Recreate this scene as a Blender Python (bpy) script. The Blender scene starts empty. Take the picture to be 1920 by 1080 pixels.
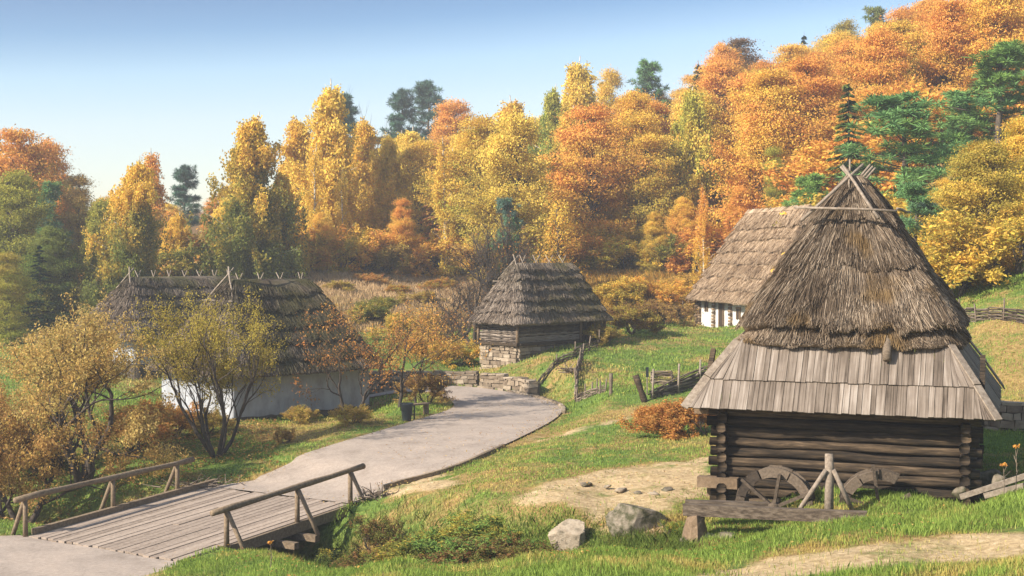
import bpy, math, random
import numpy as np
from mathutils import Vector, Matrix

S = bpy.context.scene
C = S.collection
rad = math.radians

# ---------------------------------------------------------------- camera, sky, sun, exposure
CZ = 8.0                      # camera height above the bridge
FPX = 2500.0                  # focal length in pixels of a 1920 px wide frame
PITCH = math.atan(60 / FPX)
cam_d = bpy.data.cameras.new('camera'); cam = bpy.data.objects.new('camera', cam_d); C.objects.link(cam)
cam_d.sensor_width = 36; cam_d.lens = 36 * FPX / 1920; cam_d.clip_start = 0.5; cam_d.clip_end = 4000
cam.location = (0, 0, CZ); cam.rotation_euler = (math.pi / 2 - PITCH, 0, 0)
S.camera = cam

SUN_EL = rad(33); SUN_H = Vector((-0.875, -0.485)).normalized()
SUN_ROT = math.atan2(SUN_H.x, SUN_H.y)
SKY_STRENGTH = 0.15
W = bpy.data.worlds.new('World'); S.world = W; W.use_nodes = True
nt = W.node_tree; nt.nodes.clear()
sky = nt.nodes.new('ShaderNodeTexSky'); sky.sky_type = 'NISHITA'; sky.sun_disc = False
sky.sun_elevation = SUN_EL; sky.sun_rotation = SUN_ROT; sky.air_density = 1.0; sky.dust_density = 0.6; sky.ozone_density = 1.5
tc = nt.nodes.new('ShaderNodeTexCoord')
dot = nt.nodes.new('ShaderNodeVectorMath'); dot.operation = 'DOT_PRODUCT'; dot.inputs[1].default_value = (-0.075, 0.0, 1.0)
nt.links.new(tc.outputs['Generated'], dot.inputs[0])
rmp = nt.nodes.new('ShaderNodeValToRGB')
els = rmp.color_ramp.elements
els[0].position = 0.0; els[0].color = (0.50, 0.44, 0.415, 1)
els[1].position = 0.40; els[1].color = (0.62, 0.57, 0.51, 1)
for p, c in ((0.115, (0.50, 0.46, 0.45, 1)), (0.15, (0.40, 0.43, 0.45, 1)), (0.18, (0.175, 0.265, 0.345, 1)), (0.215, (0.055, 0.15, 0.25, 1))):
    e = els.new(p); e.color = c
nt.links.new(dot.outputs['Value'], rmp.inputs['Fac'])
mulc = nt.nodes.new('ShaderNodeMix'); mulc.data_type = 'RGBA'; mulc.blend_type = 'MULTIPLY'; mulc.inputs['Factor'].default_value = 1
nt.links.new(sky.outputs['Color'], mulc.inputs['A']); nt.links.new(rmp.outputs['Color'], mulc.inputs['B'])
bg = nt.nodes.new('ShaderNodeBackground'); bg.inputs['Strength'].default_value = SKY_STRENGTH
wo = nt.nodes.new('ShaderNodeOutputWorld')
nt.links.new(mulc.outputs['Result'], bg.inputs['Color']); nt.links.new(bg.outputs[0], wo.inputs['Surface'])

sun_d = bpy.data.lights.new('sun', 'SUN'); sun = bpy.data.objects.new('sun', sun_d); C.objects.link(sun)
sun_d.energy = 3.6; sun_d.angle = rad(0.53); sun_d.color = (1.0, 0.92, 0.79)
sv = Vector((SUN_H.x * math.cos(SUN_EL), SUN_H.y * math.cos(SUN_EL), math.sin(SUN_EL)))
sun.rotation_euler = sv.to_track_quat('Z', 'Y').to_euler()
S.view_settings.view_transform = 'Standard'; S.view_settings.look = 'None'
S.view_settings.exposure = 1.56; S.view_settings.gamma = 1.0
S.render.engine = 'CYCLES'
S.cycles.max_bounces = 6; S.cycles.diffuse_bounces = 3; S.cycles.glossy_bounces = 2; S.cycles.transmission_bounces = 3
S.cycles.transparent_max_bounces = 4; S.cycles.volume_bounces = 0
S.cycles.use_denoising = True

# ---------------------------------------------------------------- picture <-> place
FW = np.array([0, math.cos(PITCH), -math.sin(PITCH)]); UP = np.array([0, math.sin(PITCH), math.cos(PITCH)])
def at(px, py, d):
    """the point on the sight line of pixel (px, py) at distance d along Y"""
    v = FW + np.array([(px - 960) / FPX, 0, 0]) + UP * (-(py - 540) / FPX)
    t = d / v[1]
    return np.array([v[0] * t, d, CZ + v[2] * t])

# ---------------------------------------------------------------- terrain heights
CP = []
def cp(px, py, d): p = at(px, py, d); CP.append((p[0], d, p[2]))
def cz(px, d, z): CP.append(((px - 960) / FPX * d, d, z + CZ))
for a in [  # foreground bank
    (-300,1080,33),(0,1080,33.2),(0,1040,35.5),(200,1080,33),(300,1047,35),(420,1038,34),(530,1057,31.5),(500,1080,29.8),(740,1047,28),(740,1080,26),
    (1000,1044,26),(745,1062,29.6),(850,1062,29.2),(1000,1062,27.8),(1150,1030,27),(1150,1042,28.7),(650,1064,31),(800,950,36.2),(1000,1000,31.8),(1290,1000,29.4),(960,1080,23.5),(1300,1030,27.5),(1300,1080,22),(1500,966,28.3),(1500,1050,23),(1700,938,28.3),(1700,1060,21.5),
    (1920,916,28),(1920,1000,23.5),(1920,1080,20),(2250,1000,22),(2250,900,28),(960,1300,15),(400,1300,19),(1700,1300,14),
    # around the mill
    (1340,955,33),(1830,950,30.5),(1290,985,30.7),(1075,990,31.5),(1200,985,31.6),(1000,960,33.5),(1100,915,36),(1280,880,38),(950,900,38),(860,940,36),
    (760,925,38.5),(1600,800,42),(1850,832,39),(1880,750,43.5),(1870,650,49),(1850,605,52.5),(1920,590,52),(1700,590,62),(2200,600,50),(2200,800,38),
    # road
    (700,922,41),(400,903,43.5),(500,880,44.5),(600,845,46.5),(680,822,48.5),(760,790,52),(850,760,57.5),(830,885,42.5),(950,832,47),(1050,775,55),(1045,752,59),
    (1000,742,62),(900,737,63.5),(720,737,63.5),
    # left bank
    (200,905,44.5),(50,960,41.5),(-150,960,41.5),(150,887,47),(400,858,48.5),(550,820,51),(440,792,56),(300,767,60),(690,766,62),(655,790,53),(600,800,54),(100,800,55),(0,750,62),(-300,750,62),
    # shed bank
    (960,684,67.3),(905,694,69.5),(1000,667,68),(1130,640,71.5),(900,702,66.3),(780,702,66.3),(1000,702,64.5),(1060,700,62),(1100,700,62),(1150,645,71),(1300,620,79),(1370,627,77),
    (1340,662,69),(1200,680,65),(1200,755,54),(1100,780,52),(1250,812,46.5),(1320,850,41),(1050,850,43.5),(1300,720,58),(1310,613,86),(1420,635,75),
    # meadow
    (700,545,95),(620,562,88),(850,502,118),(850,580,88),(780,640,78),(1100,500,112),(1200,540,98),(1250,588,89),(1280,475,115),(1150,590,84),
    (0,640,88),(80,600,98),(300,560,98),(450,530,99),(-350,600,98)]: cp(*a)
for a in [(250,74,-5.9),(430,76,-5.8),(200,66,-6.4),(0,150,-1.5),(-400,150,-1.5),(0,210,2),(-400,210,2),(300,150,0),(500,150,3),(500,210,7),(900,150,4),(900,210,11),
    (1300,140,7),(1300,210,15),(1500,110,4.0),(1700,100,6),(1700,150,14),(1700,210,23),(2000,100,9),(2000,150,18),(2000,210,28),(2500,210,34),(2500,120,14),(1800,75,1.0),(2300,75,3.0)]: cz(*a)
CP = np.array(CP)
US, VC = 3.0, math.log(260)
def _uv(x, y):
    y = np.maximum(y, 6.0)
    return np.stack([np.clip(x / y, -0.72, 0.72) * US, np.minimum(np.log(y), VC)], -1)
def _k(r2): return np.where(r2 > 1e-12, r2 * np.log(np.maximum(r2, 1e-12)), 0.0)
_cu = _uv(CP[:, 0], CP[:, 1]); _n = len(CP)
_A = np.zeros((_n + 3, _n + 3))
_A[:_n, :_n] = _k(((_cu[:, None] - _cu[None]) ** 2).sum(-1)) + np.eye(_n) * 2e-3
_A[:_n, _n] = 1; _A[:_n, _n + 1:] = _cu; _A[_n, :_n] = 1; _A[_n + 1:, :_n] = _cu.T
_w = np.linalg.solve(_A, np.concatenate([CP[:, 2], np.zeros(3)]))

DITCH = np.array([(-18, 45, -9.2), (-13, 42.5, -9.3), (-9, 39.7, -9.4), (-6, 37.5, -9.3), (-4.0, 35.2, -9.0), (-2.3, 33.0, -8.5), (-0.6, 31.4, -7.9), (1.6, 29.9, -7.0), (4.3, 29.5, -6.33), (7.5, 28.9, -6.0)])
def seg_dist(x, y, P):
    """distance to a polyline and the interpolated third value"""
    best = np.full(x.shape, 1e9); val = np.zeros(x.shape)
    for a, b in zip(P[:-1], P[1:]):
        dx, dy = b[0] - a[0], b[1] - a[1]
        t = np.clip(((x - a[0]) * dx + (y - a[1]) * dy) / (dx * dx + dy * dy), 0, 1)
        d = np.hypot(x - a[0] - t * dx, y - a[1] - t * dy)
        m = d < best
        best = np.where(m, d, best)
        if P.shape[1] > 2: val = np.where(m, a[2] + t * (b[2] - a[2]), val)
    return best, val
def vnoise(x, y, seed=0):
    """smooth value noise in -1..1"""
    xi = np.floor(x).astype(np.int64); yi = np.floor(y).astype(np.int64); fx = x - xi; fy = y - yi
    fx = fx * fx * (3 - 2 * fx); fy = fy * fy * (3 - 2 * fy)
    def hsh(a, b):
        n = (a * 374761393 + b * 668265263 + seed * 1442695041) & 0x7fffffff
        n = ((n ^ (n >> 13)) * 1274126177) & 0x7fffffff
        return ((n ^ (n >> 16)) & 0xffff) / 32767.5 - 1
    return (hsh(xi, yi) * (1 - fx) + hsh(xi + 1, yi) * fx) * (1 - fy) + (hsh(xi, yi + 1) * (1 - fx) + hsh(xi + 1, yi + 1) * fx) * fy
def h0(x, y):
    x = np.asarray(x, float); y = np.asarray(y, float); sh = x.shape
    uv = _uv(x.ravel(), y.ravel()); out = np.empty(len(uv))
    for i in range(0, len(uv), 20000):
        q = uv[i:i + 20000]
        out[i:i + 20000] = _k(((q[:, None] - _cu[None]) ** 2).sum(-1)) @ _w[:_n] + _w[_n] + q @ _w[_n + 1:]
    return out.reshape(sh)
ROADC = None      # centre line of the road with its levels, set once its outlines are known
def hroad(x, y):
    if ROADC is None: return h0(x, y)
    return seg_dist(np.asarray(x, float), np.asarray(y, float), ROADC)[1]
def hgt(x, y):
    x = np.asarray(x, float); y = np.asarray(y, float)
    z = h0(x, y)
    if ROADC is not None:
        q = (y > 40) & (y < 70)
        if q.any():
            xs, ys = x[q], y[q]; w = sstep(-2.2, -0.1, sdf(xs, ys, ROAD_POLY)); z[q] = z[q] * (1 - w) + (hroad(xs, ys) - .02) * w
    d, zt = seg_dist(x, y, DITCH)
    w = np.exp(-(d / 1.9) ** 2.6)
    z = z * (1 - w) + np.minimum(z, zt + CZ) * w
    return z
def hz(x, y): return float(hgt(np.array([x]), np.array([y]))[0])
def stand(px, d):
    x = (px - 960) / FPX * d
    return np.array([x, d, hz(x, d)])
def on_ground(px, py, lo=8, hi=260):
    """where the sight line of a pixel first meets the terrain"""
    ds = np.exp(np.linspace(math.log(lo), math.log(hi), 900))
    p0 = at(px, py, 1.0); sx = p0[0]; sz = p0[2] - CZ
    below = hgt(sx * ds, ds) >= CZ + sz * ds
    i = int(np.argmax(below)) if below.any() else len(ds) - 1
    d = ds[i]
    return np.array([sx * d, d, CZ + sz * d])
def poly_world(pts): return np.array([on_ground(a, b)[:2] for a, b in pts])
def inside(x, y, P):
    c = np.zeros(x.shape, bool); n = len(P)
    for i in range(n):
        a, b = P[i], P[(i + 1) % n]
        if a[1] == b[1]: continue
        c ^= ((a[1] > y) != (b[1] > y)) & (x < (b[0] - a[0]) * (y - a[1]) / (b[1] - a[1]) + a[0])
    return c
def sdf(x, y, P):
    """signed distance to a closed outline, positive inside"""
    d, _ = seg_dist(x, y, np.vstack([P, P[:1]]))
    return np.where(inside(x, y, P), d, -d)
def sstep(a, b, v):
    t = np.clip((v - a) / (b - a), 0, 1); return t * t * (3 - 2 * t)

# ---------------------------------------------------------------- meshes
def np_mesh(name, V, F, attrs=None, smooth=False):
    """V (n,3); F a list of (m,k) index arrays"""
    me = bpy.data.meshes.new(name)
    V = np.asarray(V, np.float32)
    F = [np.asarray(f, np.int32) for f in F if len(f)]
    nl = sum(f.size for f in F); nf = sum(len(f) for f in F)
    me.vertices.add(len(V)); me.vertices.foreach_set('co', V.ravel())
    me.loops.add(nl); me.loops.foreach_set('vertex_index', np.concatenate([f.ravel() for f in F]))
    me.polygons.add(nf)
    tot = np.concatenate([np.full(len(f), f.shape[1], np.int32) for f in F])
    st = np.concatenate([[0], np.cumsum(tot)[:-1]]).astype(np.int32)
    me.polygons.foreach_set('loop_start', st); me.polygons.foreach_set('loop_total', tot)
    if smooth: me.polygons.foreach_set('use_smooth', np.ones(nf, bool))
    for k, a in (attrs or {}).items():
        a = np.asarray(a, np.float32)
        if a.ndim == 1:
            at_ = me.attributes.new(k, 'FLOAT', 'POINT'); at_.data.foreach_set('value', a)
        else:
            if a.shape[1] == 3: a = np.hstack([a, np.ones((len(a), 1), np.float32)])
            at_ = me.attributes.new(k, 'FLOAT_COLOR', 'POINT'); at_.data.foreach_set('color', a.ravel())
    me.update(calc_edges=True); me.validate()
    return me

class MB:
    """collects shapes for one mesh"""
    def __init__(s): s.v = []; s.f = []; s.n = 0
    def add(s, V, F):
        V = np.asarray(V, float); s.v.append(V)
        for f in F: s.f.append(tuple(int(i) + s.n for i in f))
        s.n += len(V)
    def hexa(s, P):  # 8 corners: bottom ring then top ring
        s.add(P, [(3, 2, 1, 0), (4, 5, 6, 7), (0, 1, 5, 4), (1, 2, 6, 5), (2, 3, 7, 6), (3, 0, 4, 7)])
    def box(s, c, size, ax=None, jit=0, rng=None):
        c = np.array(c, float); hx, hy, hz_ = np.array(size) / 2
        P = np.array([(-hx, -hy, -hz_), (hx, -hy, -hz_), (hx, hy, -hz_), (-hx, hy, -hz_), (-hx, -hy, hz_), (hx, -hy, hz_), (hx, hy, hz_), (-hx, hy, hz_)])
        if jit: P = P + rng.uniform(-jit, jit, P.shape)
        if ax is not None: P = P @ np.array(ax)
        s.hexa(P + c)
    def beam(s, a, b, w, t, up=(0, 0, 1), jit=0, rng=None):
        """rectangular bar from a to b, w across, t along up"""
        a = np.array(a, float); b = np.array(b, float); x = b - a; L = np.linalg.norm(x); x /= L
        y = np.cross(np.array(up, float), x); y /= np.linalg.norm(y); z = np.cross(x, y)
        s.box((a + b) / 2, (L, w, t), np.array([x, y, z]), jit, rng)
    def tube(s, P, R, n=6, cap=True, squash=None):
        P = np.asarray(P, float); m = len(P)
        if np.isscalar(R): R = [R] * m
        T = np.gradient(P, axis=0) if m > 2 else np.repeat((P[1] - P[0])[None], m, 0)
        T = T / np.maximum(np.linalg.norm(T, axis=1), 1e-9)[:, None]
        ref = np.array([0, 0, 1.0]) if abs(T[0][2]) < 0.9 else np.array([1.0, 0, 0])
        V = []
        for p, t, r in zip(P, T, R):
            y = np.cross(ref, t); y /= max(np.linalg.norm(y), 1e-9); x = np.cross(t, y); ref = x if abs(np.dot(x, t)) < .9 else ref
            for k in range(n):
                a = 2 * math.pi * k / n
                V.append(p + r * (math.cos(a) * y + math.sin(a) * x))
        F = []
        for i in range(m - 1):
            for k in range(n):
                k2 = (k + 1) % n
                F.append((i * n + k, i * n + k2, (i + 1) * n + k2, (i + 1) * n + k))
        if cap:
            F.append(tuple(reversed(range(n)))); F.append(tuple(range((m - 1) * n, m * n)))
        s.add(V, F)
    def blob(s, c, size, rng, sub=3, rough=0.25, flat=0.0):
        V, F = ico(sub)
        V = V.copy(); d = np.zeros(len(V))
        for k in range(26):
            ax = rng.normal(size=3); ax /= np.linalg.norm(ax); ph = rng.uniform(0, 6.28); fr = rng.uniform(1.2, 4.0) if k < 5 else rng.uniform(6, 22)
            d += np.sin(V @ ax * fr + ph) / fr
        V = V * (1 + rough * d)[:, None]
        for k in range(13):   # chop flat faces
            ax = rng.normal(size=3); ax /= np.linalg.norm(ax); lim = rng.uniform(0.5, 0.85)
            q = V @ ax; V -= np.outer(np.maximum(q - lim, 0), ax)
        V = V * (1 + rng.normal(0, .012, len(V)))[:, None]
        s.add(V * np.array(size) / 2 * 1.12 + np.array(c), F)
    def arr(s): return np.vstack(s.v)
    def build(s, name, mat, parent=None, smooth=False, off=None, attrs=None):
        me = bpy.data.meshes.new(name); V = s.arr()
        if off is not None: V = V - np.array(off)
        me.from_pydata(V.tolist(), [], s.f); me.update()
        if smooth: me.polygons.foreach_set('use_smooth', np.ones(len(me.polygons), bool))
        return link(name, me, mat, parent)
_ico = {}
def ico(sub):
    if sub not in _ico:
        import bmesh
        bm = bmesh.new(); bmesh.ops.create_icosphere(bm, subdivisions=sub, radius=1)
        _ico[sub] = (np.array([v.co[:] for v in bm.verts]), [tuple(v.index for v in f.verts) for f in bm.faces]); bm.free()
    return _ico[sub]
def link(name, me, mat, parent=None):
    o = bpy.data.objects.new(name, me); C.objects.link(o)
    if mat is not None and not me.materials: me.materials.append(mat)
    if parent is not None: o.parent = parent
    return o
def tag(o, label=None, cat=None, group=None, kind=None):
    if label: o['label'] = label
    if cat: o['category'] = cat
    if group: o['group'] = group
    if kind: o['kind'] = kind
    return o
def thing(name, label, cat, loc=(0, 0, 0), rz=0, group=None):
    o = bpy.data.objects.new(name, None); C.objects.link(o); o.empty_display_size = 0.3
    o.location = loc; o.rotation_euler = (0, 0, rz)
    return tag(o, label, cat, group)
def copy_tree(o):
    r = o.copy(); C.objects.link(r)
    for ch in o.children:
        c = ch.copy(); C.objects.link(c); c.parent = r
        for g in ch.children:
            d = g.copy(); C.objects.link(d); d.parent = c
    return r

# ---------------------------------------------------------------- materials
class N:
    def __init__(s, name):
        s.m = bpy.data.materials.new(name); s.m.use_nodes = True; s.t = s.m.node_tree; s.t.nodes.clear()
        s.out = s.t.nodes.new('ShaderNodeOutputMaterial')
    def node(s, typ, ins=None, **kw):
        n = s.t.nodes.new(typ)
        for k, v in kw.items(): setattr(n, k, v)
        for k, v in (ins or {}).items():
            if isinstance(v, bpy.types.NodeSocket): s.t.links.new(v, n.inputs[k])
            else: n.inputs[k].default_value = v
        return n
    def coord(s, scale=(1, 1, 1), rot=(0, 0, 0)):
        c = s.node('ShaderNodeTexCoord').outputs['Object']
        return s.node('ShaderNodeMapping', {'Vector': c, 'Scale': scale, 'Rotation': rot}).outputs[0]
    def noise(s, vec, scale, detail=4, rough=0.55):
        return s.node('ShaderNodeTexNoise', {'Vector': vec, 'Scale': scale, 'Detail': detail, 'Roughness': rough}).outputs['Fac']
    def ramp(s, fac, stops, interp='LINEAR'):
        n = s.node('ShaderNodeValToRGB', {'Fac': fac}); n.color_ramp.interpolation = interp
        e = n.color_ramp.elements
        e[0].position = stops[0][0]; e[0].color = (*stops[0][1], 1); e[1].position = stops[-1][0]; e[1].color = (*stops[-1][1], 1)
        for p, c in stops[1:-1]: k = e.new(p); k.color = (*c, 1)
        return n.outputs['Color']
    def mix(s, fac, a, b, mode='MIX'):
        n = s.node('ShaderNodeMix', data_type='RGBA', blend_type=mode)
        for k, v in (('Factor', fac), ('A', a), ('B', b)):
            sock = [i for i in n.inputs if i.name == k and i.enabled][0]
            if isinstance(v, bpy.types.NodeSocket): s.t.links.new(v, sock)
            elif k == 'Factor': sock.default_value = v
            else: sock.default_value = (*v, 1)
        return [o for o in n.outputs if o.enabled][0]
    def math(s, op, a, b=0.0, clamp=False):
        n = s.node('ShaderNodeMath', operation=op, use_clamp=clamp)
        for i, v in enumerate((a, b)):
            if isinstance(v, bpy.types.NodeSocket): s.t.links.new(v, n.inputs[i])
            else: n.inputs[i].default_value = v
        return n.outputs[0]
    def maprange(s, v, a, b, c, d):
        return s.node('ShaderNodeMapRange', {'Value': v, 'From Min': a, 'From Max': b, 'To Min': c, 'To Max': d}).outputs[0]
    def rnd(s): return s.node('ShaderNodeNewGeometry').outputs['Random Per Island']
    def attr(s, name, typ='GEOMETRY'): return s.node('ShaderNodeAttribute', attribute_name=name, attribute_type=typ)
    def bump(s, hgt_, strength=0.5, dist=0.02):
        return s.node('ShaderNodeBump', {'Height': hgt_, 'Strength': strength, 'Distance': dist}).outputs[0]
    def finish(s, col, rough=0.9, normal=None, spec=0.25):
        b = s.node('ShaderNodeBsdfPrincipled')
        for k, v in (('Base Color', col), ('Roughness', rough), ('Normal', normal), ('Specular IOR Level', spec)):
            if v is None: continue
            if isinstance(v, bpy.types.NodeSocket): s.t.links.new(v, b.inputs[k])
            else: b.inputs[k].default_value = (*v, 1) if k == 'Base Color' else v
        s.t.links.new(b.outputs[0], s.out.inputs['Surface']); return s.m
    def leafy(s, col, trans=0.3):
        d = s.node('ShaderNodeBsdfDiffuse', {'Color': col}); t = s.node('ShaderNodeBsdfTranslucent', {'Color': col})
        m = s.node('ShaderNodeMixShader', {0: trans, 1: d.outputs[0], 2: t.outputs[0]})
        s.t.links.new(m.outputs[0], s.out.inputs['Surface']); return s.m

M = {}
def mk_foliage(name, trans=0.35):
    n = N(name)
    c1 = n.node('ShaderNodeObjectInfo').outputs['Color']; c2 = n.attr('tint', 'OBJECT').outputs['Color']
    tone = n.attr('tone').outputs['Fac']
    co = n.coord()
    f = n.math('ADD', n.math('MULTIPLY', n.noise(co, 0.7, 4), 1.1), n.math('SUBTRACT', tone, 1.05))
    f = n.maprange(n.math('ADD', f, 0.5), 0.3, 0.7, 0, 1)
    c = n.mix(f, c1, c2)
    r = n.rnd()
    v = n.maprange(r, 0, 1, 0.78, 1.2)
    hs = n.node('ShaderNodeHueSaturation', {'Color': c, 'Value': v, 'Hue': n.maprange(n.math('FRACT', n.math('MULTIPLY', r, 37.7)), 0, 1, 0.485, 0.515), 'Saturation': 1.0, 'Fac': 1.0})
    return n.leafy(hs.outputs[0], trans)
M['leaf'] = mk_foliage('foliage', 0.42)
M['needle'] = mk_foliage('needles', 0.15)
def mk_colored(name, trans):
    n = N(name); c = n.attr('Col').outputs['Color']
    v = n.maprange(n.rnd(), 0, 1, 0.7, 1.3)
    return n.leafy(n.node('ShaderNodeHueSaturation', {'Color': c, 'Value': v, 'Fac': 1.0}).outputs[0], trans)
M['grass'] = mk_colored('grass_blades', 0.35)
def mk_bark(name, c1, c2, scale):
    n = N(name); co = n.coord((1, 1, 0.35)); f = n.noise(co, scale, 5, 0.65)
    return n.finish(n.ramp(f, [(0.3, c1), (0.65, c2)]), 0.95, n.bump(f, 0.6, 0.03))
M['bark'] = mk_bark('bark', (0.045, 0.033, 0.025), (0.15, 0.115, 0.085), 5)
M['bark_dark'] = mk_bark('dark_bark', (0.025, 0.019, 0.016), (0.085, 0.066, 0.052), 9)
n = N('birch_bark'); f = n.noise(n.coord((0.6, 0.6, 3)), 3, 4)
M['birch'] = n.finish(n.ramp(f, [(0.38, (0.10, 0.085, 0.07)), (0.5, (0.52, 0.47, 0.40)), (0.8, (0.66, 0.60, 0.52))]), 0.8)
def mk_thatch(name, dark, mid, light, moss=None, moss_amt=0.0, sunny=None):
    n = N(name); co = n.coord(); r = n.rnd()
    big = n.noise(co, 0.9, 4, 0.6)
    f = n.math('ADD', n.math('MULTIPLY', r, 0.62), n.math('MULTIPLY', n.maprange(big, 0.3, 0.7, 0, 1), 0.38))
    c = n.ramp(f, [(0.05, dark), (0.5, mid), (0.95, light)])
    side = None
    if sunny:   # sunlit gable end painted paler; shaded long side painted darker, with moss
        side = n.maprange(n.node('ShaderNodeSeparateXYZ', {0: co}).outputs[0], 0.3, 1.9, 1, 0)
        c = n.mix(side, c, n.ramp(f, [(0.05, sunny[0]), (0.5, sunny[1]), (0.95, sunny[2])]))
    fine = n.noise(n.coord((6, 6, 1.2)), 9, 5, 0.7)
    c = n.mix(0.5, c, n.ramp(fine, [(0.3, (0.4, 0.4, 0.4)), (0.7, (1.25, 1.25, 1.25))]), 'MULTIPLY')
    if moss:
        mf = n.maprange(n.noise(co, 0.8, 3, 0.5), 0.62 - moss_amt * 0.3, 0.72 - moss_amt * 0.2, 0, 0.85)
        mf = n.math('MULTIPLY', mf, n.maprange(r, 0, 1, 0.4, 1))
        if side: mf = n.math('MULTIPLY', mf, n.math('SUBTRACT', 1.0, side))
        c = n.mix(mf, c, moss)
    return n.finish(c, 1.0, n.bump(fine, 0.5, 0.03), 0.1)
M['thatch_mill'] = mk_thatch('old_brown_thatch', (0.032, 0.022, 0.014), (0.165, 0.118, 0.079), (0.46, 0.365, 0.27), (0.19, 0.115, 0.04), 0.2)
M['thatch_new'] = mk_thatch('pale_thatch', (0.17, 0.115, 0.07), (0.34, 0.24, 0.155), (0.50, 0.375, 0.26))
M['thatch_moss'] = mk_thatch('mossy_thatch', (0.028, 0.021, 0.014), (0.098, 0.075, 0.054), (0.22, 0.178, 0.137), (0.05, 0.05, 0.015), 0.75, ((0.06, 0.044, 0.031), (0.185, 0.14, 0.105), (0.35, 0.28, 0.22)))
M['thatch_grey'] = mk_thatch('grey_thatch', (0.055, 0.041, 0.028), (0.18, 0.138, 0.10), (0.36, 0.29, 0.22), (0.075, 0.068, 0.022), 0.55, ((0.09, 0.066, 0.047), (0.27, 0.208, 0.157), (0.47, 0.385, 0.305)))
def mk_wood(name, stops, scale, grain=12, bumpv=0.5, isl=0.35, rough=0.9):
    n = N(name); co = n.coord(scale); g = n.noise(co, grain, 6, 0.7); b = n.noise(n.coord(), 1.3, 3)
    r = n.rnd()
    f = n.math('ADD', n.math('MULTIPLY', g, 1 - isl), n.math('MULTIPLY', n.maprange(n.math('ADD', r, n.math('MULTIPLY', b, 0.6)), 0.2, 1.4, 0, 1), isl))
    return n.finish(n.ramp(f, stops), rough, n.bump(g, bumpv, 0.02))
n = N('weathered_planks'); ac = n.attr('grain').outputs['Vector']; r = n.rnd()
def pv(sx, sy): return n.node('ShaderNodeMapping', {'Vector': ac, 'Scale': (sx, sy, 1)}).outputs[0]
g = n.noise(pv(17, .55), 1.0, 5, 0.62); g2 = n.noise(pv(1.1, .8), 1.0, 4, 0.6)
f = n.math('ADD', n.math('MULTIPLY', g, .58), n.math('ADD', n.math('MULTIPLY', g2, .30), n.math('MULTIPLY', r, .12)))
M['plank'] = n.finish(n.ramp(f, [(0.34, (0.038, 0.028, 0.02)), (0.44, (0.118, 0.091, 0.070)), (0.54, (0.195, 0.156, 0.125)), (0.66, (0.31, 0.262, 0.222))]), 0.92, n.bump(g, 0.5, 0.015))
M['log'] = mk_wood('dark_logs', [(0.34, (0.009, 0.007, 0.005)), (0.48, (0.034, 0.023, 0.014)), (0.60, (0.085, 0.057, 0.034)), (0.76, (0.21, 0.15, 0.098))], (0.35, 4.5, 4.5), 4, 0.8, 0.2)
M['log_end'] = mk_wood('log_ends', [(0.3, (0.05, 0.034, 0.022)), (0.55, (0.17, 0.115, 0.07)), (0.75, (0.30, 0.215, 0.14))], (4, 4, 4), 4, 0.6, 0.5)
M['timber'] = mk_wood('grey_brown_timber', [(0.3, (0.045, 0.032, 0.023)), (0.5, (0.125, 0.094, 0.066)), (0.7, (0.26, 0.20, 0.145))], (1.2, 8, 8), 4, 0.6, 0.3)
M['wheelwood'] = mk_wood('old_wheel_wood', [(0.3, (0.02, 0.015, 0.011)), (0.48, (0.065, 0.047, 0.033)), (0.7, (0.16, 0.12, 0.086))], (6, 6, 6), 3, 0.8, 0.35)
M['beamwood'] = mk_wood('beam_wood', [(0.34, (0.025, 0.018, 0.013)), (0.48, (0.085, 0.062, 0.043)), (0.68, (0.20, 0.155, 0.115))], (0.5, 5, 5), 4, 0.8, 0.15)
M['pole'] = mk_wood('weathered_poles', [(0.3, (0.09, 0.066, 0.05)), (0.5, (0.21, 0.165, 0.125)), (0.72, (0.37, 0.305, 0.245))], (3, 3, 3), 4, 0.4, 0.3)
M['rail'] = mk_wood('brown_handrails', [(0.3, (0.075, 0.052, 0.034)), (0.5, (0.17, 0.122, 0.078)), (0.75, (0.30, 0.225, 0.15))], (3, 3, 3), 4, 0.4, 0.25)
M['deck'] = mk_wood('bridge_planks', [(0.25, (0.12, 0.088, 0.064)), (0.42, (0.24, 0.185, 0.145)), (0.65, (0.34, 0.268, 0.212)), (0.85, (0.43, 0.35, 0.285))], (2, 2, 2), 4, 0.4, 0.28)
M['wattle'] = mk_wood('wattle_rods', [(0.3, (0.05, 0.036, 0.026)), (0.5, (0.13, 0.096, 0.07)), (0.75, (0.27, 0.21, 0.16))], (3, 3, 3), 4, 0.3, 0.6)
def mk_stone(name, stops, scale=3.0, moss=None, mscale=1.6, mth=0.55):
    n = N(name); co = n.coord(); f = n.noise(co, scale, 6, 0.65); r = n.rnd()
    q = n.math('ADD', n.math('MULTIPLY', f, 0.6), n.math('MULTIPLY', r, 0.4))
    c = n.ramp(q, stops)
    if moss: c = n.mix(n.maprange(n.noise(co, mscale, 4, 0.6), mth - .06, mth + 0.16, 0, 0.9), c, moss)
    return n.finish(c, 0.95, n.bump(n.noise(co, scale * 4, 6, 0.7), 0.7, 0.04))
M['stone'] = mk_stone('fieldstone', [(0.2, (0.11, 0.08, 0.055)), (0.5, (0.24, 0.185, 0.13)), (0.85, (0.42, 0.345, 0.26))], 5)
M['mortar'] = mk_stone('wall_core', [(0.2, (0.04, 0.032, 0.024)), (0.8, (0.10, 0.08, 0.06))], 6)
M['boulder'] = mk_stone('pale_boulder', [(0.30, (0.045, 0.033, 0.022)), (0.5, (0.20, 0.147, 0.098)), (0.72, (0.40, 0.325, 0.24))], 9, (0.05, 0.042, 0.022), 4.4, 0.56)
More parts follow.
